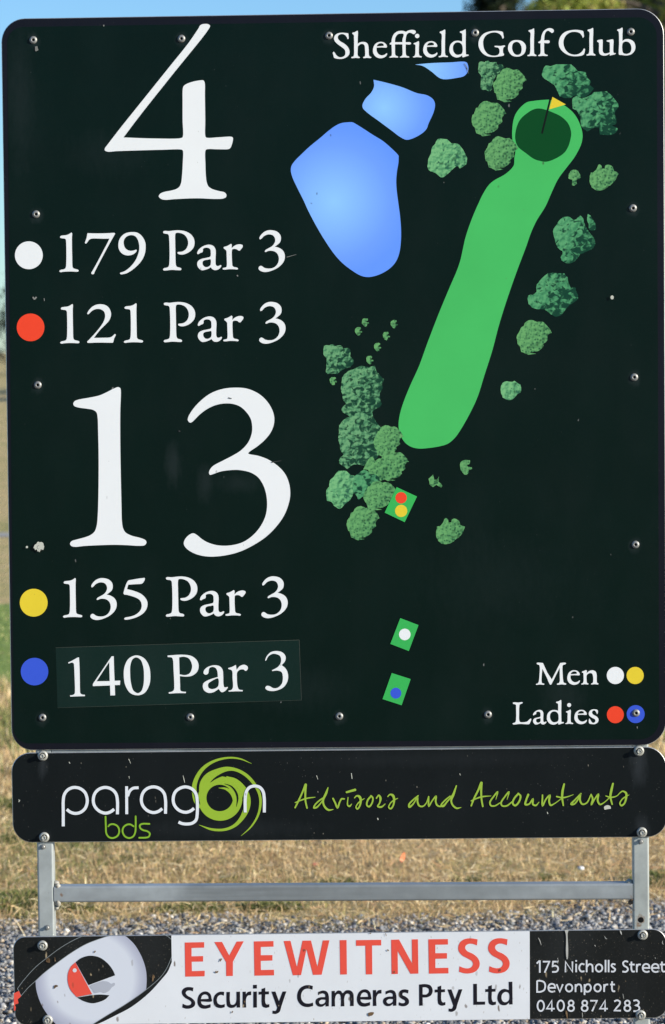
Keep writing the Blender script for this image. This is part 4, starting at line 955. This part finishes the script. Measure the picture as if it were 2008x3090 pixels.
for s in ("62,312,13 90,255,15 125,180,15 152,115,20", "155,110,22 152,180,17 153,250,15 167,315,14", "62,268,8 110,248,11 165,230,12 238,220,6",
          "352,135,8 335,185,20 308,250,17 320,300,17 355,332,17 398,328,5", "318,222,14 275,250,13 235,290,13 228,313,16 250,310,15 285,275,11 315,232,10",
          "396,232,15 415,270,15 435,312,16 455,262,14 472,235,15 496,235,11", "516,176,17 590,155,21", "528,222,8 525,290,12 542,299,16 562,278,4",
          "585,226,9 605,208,13 630,217,22 640,250,19 630,300,14 610,323,14 598,308,11 615,275,11 645,247,11 672,232,5",
          "732,210,15 702,245,15 694,290,14 714,303,15 740,270,14 746,225,14 730,208,14",
          "778,228,12 800,203,13 814,230,20 806,270,13 790,300,14 820,306,16 857,278,5",
          "878,214,9 898,196,13 923,205,22 934,238,19 925,295,14 903,321,15 886,308,11 905,268,11 938,243,11 966,229,5"):
    pr.stroke(RM, s, 12)
pr.build('lettering', M['lime2'], B2)['label'] = 'green handwritten word Advisors'; pr = Print(.0009)
for s in (
          "1145,208,13 1100,245,13 1065,285,16 1068,306,18 1100,282,13 1140,222,12 1140,260,16 1155,295,15 1185,301,13 1215,275,10 1238,218,11",
          "1238,215,12 1240,297,15 1270,250,11 1302,214,16 1300,260,15 1315,293,15 1345,301,12 1377,285,8",
          "1428,210,10 1380,250,13 1348,292,14 1365,300,16 1400,260,14 1445,205,11 1482,120,11", "1482,120,11 1455,200,20 1437,250,16 1450,290,15 1485,317,15 1525,310,4"):
    pr.stroke(RM, s, 12)
pr.build('lettering', M['lime2'], B2)['label'] = 'green handwritten word and'; pr = Print(.0009)
for s in ("122,290,13 145,230,15 185,150,17 208,95,22", "210,92,22 208,170,17 212,240,15 222,295,14", "122,248,10 165,228,11 215,212,13 293,205,5",
          "335,236,4 349,172,14 312,215,13 284,260,14 292,288,14 325,291,12 370,265,9", "432,236,4 447,172,14 410,215,13 380,265,14 390,290,13 430,290,13 475,255,10",
          "530,185,16 495,225,15 480,268,16 502,288,16 535,255,15 548,205,16 528,184,14", "615,194,18 597,240,16 590,278,17 622,275,13 655,232,14 655,277,15 680,287,14 708,258,5",
          "738,198,12 739,287,16 770,230,12 800,202,18 795,250,16 808,285,15 840,272,9 905,225,7",
          "925,103,15 912,160,20 908,220,18 918,287,12", "860,210,12 910,220,13 960,210,9 1005,193,4",
          "1070,185,13 1022,235,13 987,275,18 1012,275,14 1055,218,13 1066,192,13 1062,240,16 1082,276,14 1120,265,12 1157,195,11",
          "1158,192,12 1172,230,15 1161,278,15 1190,230,12 1220,193,16 1215,245,16 1235,278,14 1270,262,9 1322,215,8",
          "1347,98,15 1335,150,20 1325,210,18 1340,277,12", "1285,205,8 1330,217,13 1380,205,8 1405,180,8",
          "1400,185,8 1430,164,12 1460,180,18 1462,215,18 1445,270,14 1420,288,15 1407,270,12 1425,235,11 1455,212,11 1487,195,4"):
    pr.stroke(RN, s, 12)
pr.build('lettering', M['lime2'], B2)['label'] = 'green handwritten word Accountants'
pr = Print(.0004)
pr.glyph(Reg(1380, 2330, 2.865), "1270,300 1300,285 1325,295 1330,315! 1300,320 1275,325!", n=3)
for s in ("553,2340,1 556,2352,2 558,2362,1", "956,2340,2! 960,2352,1!", "1061,2333,2! 1063,2350,2!", "1388,2334,2! 1390,2340,1!", "1652,2450,2! 1654,2456,2!", "209,2299,2 212,2304,2", "1140,2468,3 1142,2474,3", "57,2420,2 61,2414,2", "60,2418,2 57,2412,1", "389,2290,2 392,2296,1.5 395,2304,1", "390,2342,2! 391,2350,1!"):
    pr.stroke(PX, s, cap=False)
pr.build('scratch', M['dropping'], B2)['kind'] = 'stuff'

# =================================================================== BOARD 3: SECURITY CAMERA SPONSOR BOARD
B3 = board_empty('sponsor_sign', 1020, 3083)
tag(B3, 'dirty white and black security camera sponsor board, lowest of the three boards', 'sign')
quad3 = [(39, 2826.7), (2012, 2803), (2016, 3071.5), (46, 3095)]
sheet('panel', rrect(quad3, (38, 42, 42, 38)), B3, M['panel_black'])
RQ = Reg(0, 2780, 2.7625); R5 = Reg(520, 2800, 2.6667); RR = Reg(1050, 2800, 2.6667); RU = Reg(1560, 2780, 3.453)
def ytop(px): return 2826.7-(px-39)*.01201+1.6
def ybot(px): return 3095-(px-46)*.01193-1.2
cut = contour("1434,340 1400,420 1350,482 1250,592 1100,712 950,792 850,842 790,868", RQ, 6)
cut = spline([list(RQ(p)) for p, c in parse("1434,340 1400,420 1350,482 1250,592 1100,712 950,792 850,842 790,866")], [False]*8, False, 5)
xa = RQ((1430, 0))[0]
L = [(xa, ytop(xa)), (1599, ytop(1599)), (1599.5, ybot(1599)), (cut[-1][0]-6, ybot(cut[-1][0]))]+[tuple(c) for c in cut[::-1]]
pr = Print(.0003); pr.fill([L]); pr.build('white_field', M['panel_white'], B3)
ec = at(*RQ((762, 470)))-PLOC[B3.name]
eb = [ (x, y) for (x, y) in contour("925,117! 990,112 1045,118! 1120,190 1180,290 1215,390 1225,480 1220,570! 1150,622 1050,692 900,782 770,862! 620,866! 475,866! 400,780 340,680 305,570 298,495! 370,430 480,345 600,260 720,190 850,140", RQ, 6)]
eb = [(x, min(max(y, ytop(x)), ybot(x))) for x, y in eb]
pr = Print(.0004); pr.fill([eb]); pr.build('eyeball_emblem', eye_mat((ec.x, 0, ec.z), .105, .105), B3)
pr = Print(.0007); pr.glyph(RQ, "632,340! 680,305 750,286 830,300 900,350 945,410 962,450! 740,532!")
pr.glyph(RQ, "645,635! 760,616 840,610 915,616! 880,650 820,675 770,683 700,665"); pr.build('pupil', M['panel_black'], B3)
pr = Print(.0007); pr.glyph(RQ, "750,540 800,515 860,498 905,505 930,520 955,512 960,530 935,550 910,580 870,598 840,590 790,598 770,570"); pr.build('eye_grey_shape', M['blob_grey'], B3)  # grey blob printed as part of the eye logo
pr = Print(.0009); pr.glyph(RQ, "630,342! 770,605! 640,630! 590,570 567,500 570,430 595,375")
pr.build('red_wedge', M['panel_red'], B3); pr = Print(.0009)
pr.glyph(RQ, "118,600! 160,580! 178,625! 150,650! 157,682! 125,695! 135,715! 130,745! 118,740!"); pr.build('red_zigzag', M['panel_red'], B3)
pr = Print(.0011); pr.disc(RQ, 625, 408, 17, n=20); pr.build('eye_white_dot', M['small_white'], B3)  # small white dot printed on the red wedge
pr = Print(.0007)
for s in ("695,120 600,165 500,225 400,300 300,380 200,490 148,560! 178,620! 240,550 300,495 370,430 480,345 600,260 720,190 850,140 925,117", "1432,300 1390,395 1340,465 1220,570 1050,690 900,780 775,858", "1370,112 1400,125 1430,150", "642,632 700,620 770,607"):
    pr.stroke(RQ, s, 4, cap=False)
pr.build('grey_outline', M['grey_line'], B3)
pr = Print(.0006)
E1 = "102,117! 258,114! 259,158! 157,161! 157,228! 250,226! 250,270! 158,272! 160,347! 263,344! 262,389! 106,392!"
pr.glyph(R5, E1); pr.glyph(R5, "340,113! 402,112! 460,222! 520,109! 577,107! 490,272! 489,386! 436,387! 434,275!")
pr.glyph(R5, "658,108! 816,105! 817,150! 714,153! 714,219! 808,218! 808,262! 714,265! 715,338! 820,336! 821,381! 663,384!")
pr.glyph(R5, "898,105! 953,103! 1005,315! 1050,102! 1118,101! 1170,312! 1213,100! 1266,99! 1204,376! 1134,378! 1082,170! 1038,379! 972,381!")
pr.glyph(R5, "1349,98! 1404,97! 1407,374! 1353,375!")
pr.glyph(RR, "67,98! 269,95! 270,140! 196,141! 198,373! 146,374! 142,143! 67,144!")
pr.glyph(RR, "350,95! 413,93! 518,285! 516,92! 565,91! 569,367! 505,369! 402,185! 404,370! 353,371!")
pr.glyph(RR, "649,91! 806,89! 807,133! 705,135! 705,203! 799,202! 799,246! 705,248! 706,322! 810,320! 811,365! 654,368!")
S_ = "1045,92! 1040,140! 1005,128 975,128 950,142 945,162 960,185 1010,210 1045,240 1062,280 1055,320 1025,352 975,366 930,363 896,352! 900,308! 930,320 965,325 995,315 1008,290 1000,268 965,245 920,220 893,185 890,150 905,115 940,90 985,83 1020,87"
pr.glyph(RR, S_); pr.glyph(RR, S_, tr=T(241, -1))
pr.build('lettering', M['panel_red'], B3)['label'] = 'red capitals EYEWITNESS'
pr = Print(.0006)
se = "320,590 232,592! 240,612 265,622 310,613! 310,640! 270,650 230,643 208,615 205,575 220,535 250,513 285,513 310,535 318,565"; seh = "232,572! 295,570! 288,545 265,535 243,545"
sr = "568,513! 594,512! 594,535! 610,515 637,510! 637,540! 610,545 596,570 597,640! 568,641!"
sa = "1175,515! 1215,503 1245,512 1260,540 1262,630! 1235,632! 1235,615! 1210,633 1175,630 1155,605 1160,575 1190,558 1233,556! 1230,535 1210,527 1175,540!"; sah = "1235,578! 1200,578 1183,593 1190,610 1210,612 1232,598"
stt = "697,513! 720,512! 721,490! 750,480! 750,511! 780,510! 780,533! 750,535! 750,595 760,615 783,613! 783,637! 755,643 728,630 721,600 721,535! 697,537!"
sy = "800,512! 832,511! 860,590! 890,511! 920,510! 880,630! 865,675 835,692 808,688! 810,665! 835,665 846,642!"
pr.glyph(R5, "172,480! 168,510! 145,503 118,508 110,525 125,545 160,565 185,595 182,625 155,645 115,650 82,640! 86,610! 120,622 150,615 155,598 140,582 105,562 82,535 80,505 105,480 140,475")
pr.glyph(R5, se, [seh]); pr.glyph(R5, "420,515! 417,545! 395,538 370,550 360,580 370,608 395,618 425,612! 424,638! 390,645 350,632 333,595 340,548 370,518 400,512")
pr.glyph(R5, "438,515! 466,514! 466,590 475,615 500,615 515,595 518,513! 547,512! 548,640! 520,641! 520,622! 500,640 465,642 443,625 438,590")
pr.glyph(R5, sr); pr.glyph(R5, "654,512! 683,511! 683,640! 654,641!"); pr.glyph(R5, "652,458! 683,457! 683,487! 652,488!"); pr.glyph(R5, stt); pr.glyph(R5, sy)
pr.build('lettering', M['panel_ink'], B3)['label'] = 'black word Security'; pr = Print(.0006)
pr.glyph(R5, "1133,467! 1130,497! 1095,488 1060,498 1040,530 1042,575 1065,602 1100,608 1134,600! 1136,627! 1095,637 1045,625 1012,585 1008,530 1030,485 1070,462 1105,460")
pr.glyph(R5, sa, [sah])
pr.glyph(R5, "1284,507! 1310,506! 1310,525! 1335,503 1360,508 1372,524 1400,502 1435,503 1457,525 1462,560 1462,628! 1433,629! 1432,560 1425,532 1400,532 1387,560 1387,630! 1358,631! 1358,560 1348,533 1325,535 1312,565 1312,631! 1284,632!")
pr.glyph(RR, se, [seh], tr=T(-130, -17)); pr.glyph(RR, sr, tr=T(-365, -13)); pr.glyph(RR, sa, [sah], tr=T(-870, -5))
pr.glyph(RR, "490,500! 486,527! 462,520 443,525 442,540 465,552 490,575 492,605 470,626 438,630 410,622! 412,597! 438,605 460,600 460,585 435,570 413,550 412,520 435,498 465,494")
pr.build('lettering', M['panel_ink'], B3)['label'] = 'black word Cameras'; pr = Print(.0006)
pr.glyph(RR, "574,455! 625,451 665,462 684,500 672,540 640,558 603,560! 604,625! 575,626!", ["603,478! 630,478 650,490 652,515 635,533 603,535!"])
pr.glyph(RR, stt, tr=T(3, -17)); pr.glyph(RR, sy, tr=T(3, -17))
pr.build('lettering', M['panel_ink'], B3)['label'] = 'black word Pty'; pr = Print(.0006)
pr.glyph(RR, "1010,450! 1040,449! 1041,593! 1106,592! 1106,617! 1011,619!"); pr.glyph(RR, stt, tr=T(410, -21))
pr.glyph(RR, "1295,433! 1325,432! 1327,615! 1299,616! 1298,600! 1275,620 1235,618 1210,590 1205,550 1222,510 1255,490 1297,499!", ["1296,525 1270,515 1245,530 1237,560 1248,590 1272,597 1297,580"])
pr.build('lettering', M['panel_ink'], B3)['label'] = 'black word Ltd'
pr = Print(.0006)
def cir(cx, cy, rx, ry): return ' '.join('%g,%g' % (cx+rx*math.cos(a*math.pi/6), cy+ry*math.sin(a*math.pi/6)) for a in range(12))
ws = 17
for s in ("208,440! 232,415! 240,415! 240,535!", "272,420! 340,420! 290,535!", "432,420! 378,420! 373,468! 400,462 425,475 430,500 415,523 368,527",
          "508,530! 508,420! 580,525! 580,418!", "619,443 619,530", "619,404! 619,420!", "705,450 675,443 655,465 652,495 672,522 705,520", "728,402! 728,530!", "730,475 755,447 783,455 790,485 790,530",
          "925,402! 925,530!", "957,402! 957,530!", "1028,450 998,445 987,462 1005,482 1025,500 1012,522 982,522", "1160,422 1130,415 1108,432 1118,462 1148,480 1158,503 1138,525 1100,523",
          "1195,420 1195,500 1205,522 1230,522", "1172,450! 1228,450!", "1250,445! 1250,530!", "1252,475 1265,452 1292,449",
          "1513,420 1513,500 1523,522 1548,522", "1490,450! 1548,450!",
          "212,618! 212,735! 250,733 285,715 297,675 285,635 250,620 212,620!", "415,655! 448,733! 480,655!", "612,737! 612,655!", "613,685 635,658 663,662 673,690 673,737",
          "706,767! 706,655!", "707,690 725,660 755,658 773,692 757,726 725,732 707,705", "910,655! 910,735!", "912,688 925,662 952,657", "993,625 993,710 1003,728 1025,727", "972,658! 1022,658!",
          "365,937! 365,824! 312,910! 395,910!", "765,827! 835,827! 785,937!", "920,937! 920,824! 866,910! 948,910!", "1015,835 1045,822 1075,838 1070,865 1040,900 1018,930! 1085,930!",
          "1215,827 1250,822 1272,842 1262,867 1235,875! 1265,882 1278,907 1258,933 1215,935"):
    pr.stroke(RU, s, ws, cap=False)
for (dx, dy) in ((0, 0), (95, 0), (-983, 207)): pr.stroke(RU, "1315,485! 1383,485! 1375,455 1348,444 1322,455 1312,487 1325,518 1355,527 1382,520", ws, cap=False, tr=T(dx, dy))
for (cx, cy, rx, ry) in ((857, 486, 34, 38), (545, 693, 34, 38), (842, 693, 34, 38), (250, 880, 34, 54), (458, 878, 34, 54), (566, 850, 25, 25), (565, 905, 31, 29), (708, 850, 25, 25), (707, 905, 31, 29), (1152, 850, 25, 25), (1152, 905, 31, 29)):
    pr.stroke(RU, cir(cx, cy, rx, ry), ws, closed=True)
pr.build('lettering', M['small_white'], B3)['label'] = 'small white address and phone lettering'
pr = Print(.0016)
pr.glyph(RU, "498,88! 542,88! 530,125 532,200 536,300 530,390 522,395 512,320 514,220 512,140", n=4)
for s in ("225,170,4 240,200,8 255,248,3", "1075,92,5 1085,115,14 1093,140,3", "915,150,2 925,175,5 942,183,3", "525,520,4 522,500,3", "1105,755,4 1112,790,5 1115,810,2", "1520,200,3 1518,225,8 1528,240,3", "425,380,4 432,410,7 425,440,3", "1475,495,3 1495,530,4", "1440,375,6! 1447,390,3!", "812,245,8! 820,262,4!", "683,950,6 685,1000,4"):
    pr.stroke(RU, s, cap=False)
pr.build('dirt_streak', paint('dirt_streak', (.42, .42, .38), .8, [(300, .5, .3, (.05, .05, .05), (1, 1, .6), 1.1, 20, .8)], .2), B3)['kind'] = 'stuff'
pr = Print(.0016)
for (reg, s) in ((RU, "515,930,12 520,960,20 528,1015,6"), (RQ, "455,560,6 465,540,20 485,538,10"), (RQ, "395,340,22 405,320,30 415,345,8"), (RQ, "460,300,6! 463,335,10!"), (RQ, "788,262,6 797,245,12"), (RQ, "1275,500,8 1282,455,18 1290,470,6"), (R5, "345,350,8 360,355,14 372,345,5"), (R5, "385,270,6 398,245,14"), (RR, "165,695,20 190,690,30 210,680,8"), (RR, "305,40,5 310,65,5"), (RR, "178,45,9! 190,38,5!"), (RR, "320,172,10 327,185,12"), (R5, "480,685,6 488,668,10"), (R5, "1062,170,8 1072,185,8"), (RR, "375,345,10 377,362,6"), (R5, "582,585,12! 585,600,8!"), (RR, "1228,330,14 1225,350,5")):
    pr.stroke(reg, s, cap=False)
pr.build('dirt_streak', paint('dirt_brown', (.16, .10, .05), .85, [(300, .5, .3, (.3, .24, .15), (1, 1, .6), 1.1, 20, .8)], .3), B3)['kind'] = 'stuff'
# cap-washer hex bolts
BV, BF = lathe([(.0090, 0), (.0096, -.0010), (.0095, -.0020), (.0086, -.0036), (.0070, -.0046), (.0058, -.0048), (.0054, -.0040)], 28)
HV, HF = lathe([(.0045, -.0038), (.0046, -.0100), (.0041, -.0112), (.0030, -.0113), (.0025, -.0102)], 6)
bme = bpy.data.meshes.new('bolt'); nb = len(BV)
bme.from_pydata(BV+HV, [], BF[:-1]+[tuple(nb+i for i in f) for f in HF]); bme.materials.append(M['bolt'])
for i, p in enumerate(bme.polygons): p.use_smooth = i < len(BF)-1
for (bd, pts) in ((B2, ((130, 2280), (134.3, 2526.3), (1928.5, 2265.7), (1937.5, 2511.4))), (B3, ((129.2, 2853), (144.8, 3078), (1940.0, 2820.8), (1934, 3062.6)))):
    for (x, y) in pts:
        o = bpy.data.objects.new('bolt', bme); coll.objects.link(o); o.parent = bd
        o.location = at(x, y)-PLOC[bd.name]; o.rotation_euler = (rng.uniform(-.04, .04), rng.uniform(0, 3), rng.uniform(-.04, .04))

# =================================================================== SMALL THINGS ON THE GROUND
def leaf(name, px, py, size, col, label, up):
    w = atg(px, py); t = NT(name); nn = t.noise(t.mapping(), 60, 3)
    t.link(t.mix(nn.outputs['Fac'], tuple(v*.7 for v in col), col), t.b.inputs['Base Color']); t.set(Roughness=.6)
    pts = [(0, 0, 0), (.25, .08, .3), (.30, .1, .6), (.12, .05, .95), (0, 0, 1.05), (-.1, -.03, .7), (-.2, -.05, .35)]
    V = [(a*size, b*size+.15*math.sin(c*2)*size, c*size*up+.02) for a, b, c in pts]; k = len(V)
    V += [(a+.0006, b+.0012, c) for a, b, c in V]
    Fc = [tuple(range(k)), tuple(range(2*k-1, k-1, -1))]+[((i+1) % k, i, k+i, k+(i+1) % k) for i in range(k)]
    o = mesh_obj(name, V, Fc, t.m); o.location = (w.x, w.y, GROUND); o.rotation_euler = (0, .35, .3); tag(o, label, 'leaf'); return o
leaf('orange_leaf', 1204, 2622, .036, (.80, .22, .08), 'small orange leaf standing in the dry grass above the rail', .9)
leaf('red_leaf', 945, 2632, .045, (.30, .09, .04), 'dull reddish leaf lying in the dry grass left of the orange one', .25)
w = atg(1754, 2650); V = [(v[0]*.010*rng.uniform(.85, 1.15), v[1]*.009, v[2]*.008*rng.uniform(.85, 1.15)+.03) for v in IV]
wp = NT('white_pebble'); wp.set(Base_Color=(.75, .75, .72, 1), Roughness=.5)
o = mesh_obj('white_pebble', V, [tuple(f) for f in IF], wp.m, None, True); o.location = (w.x, w.y, GROUND); tag(o, 'single white pebble in the dry grass just above the right end of the rail', 'pebble')
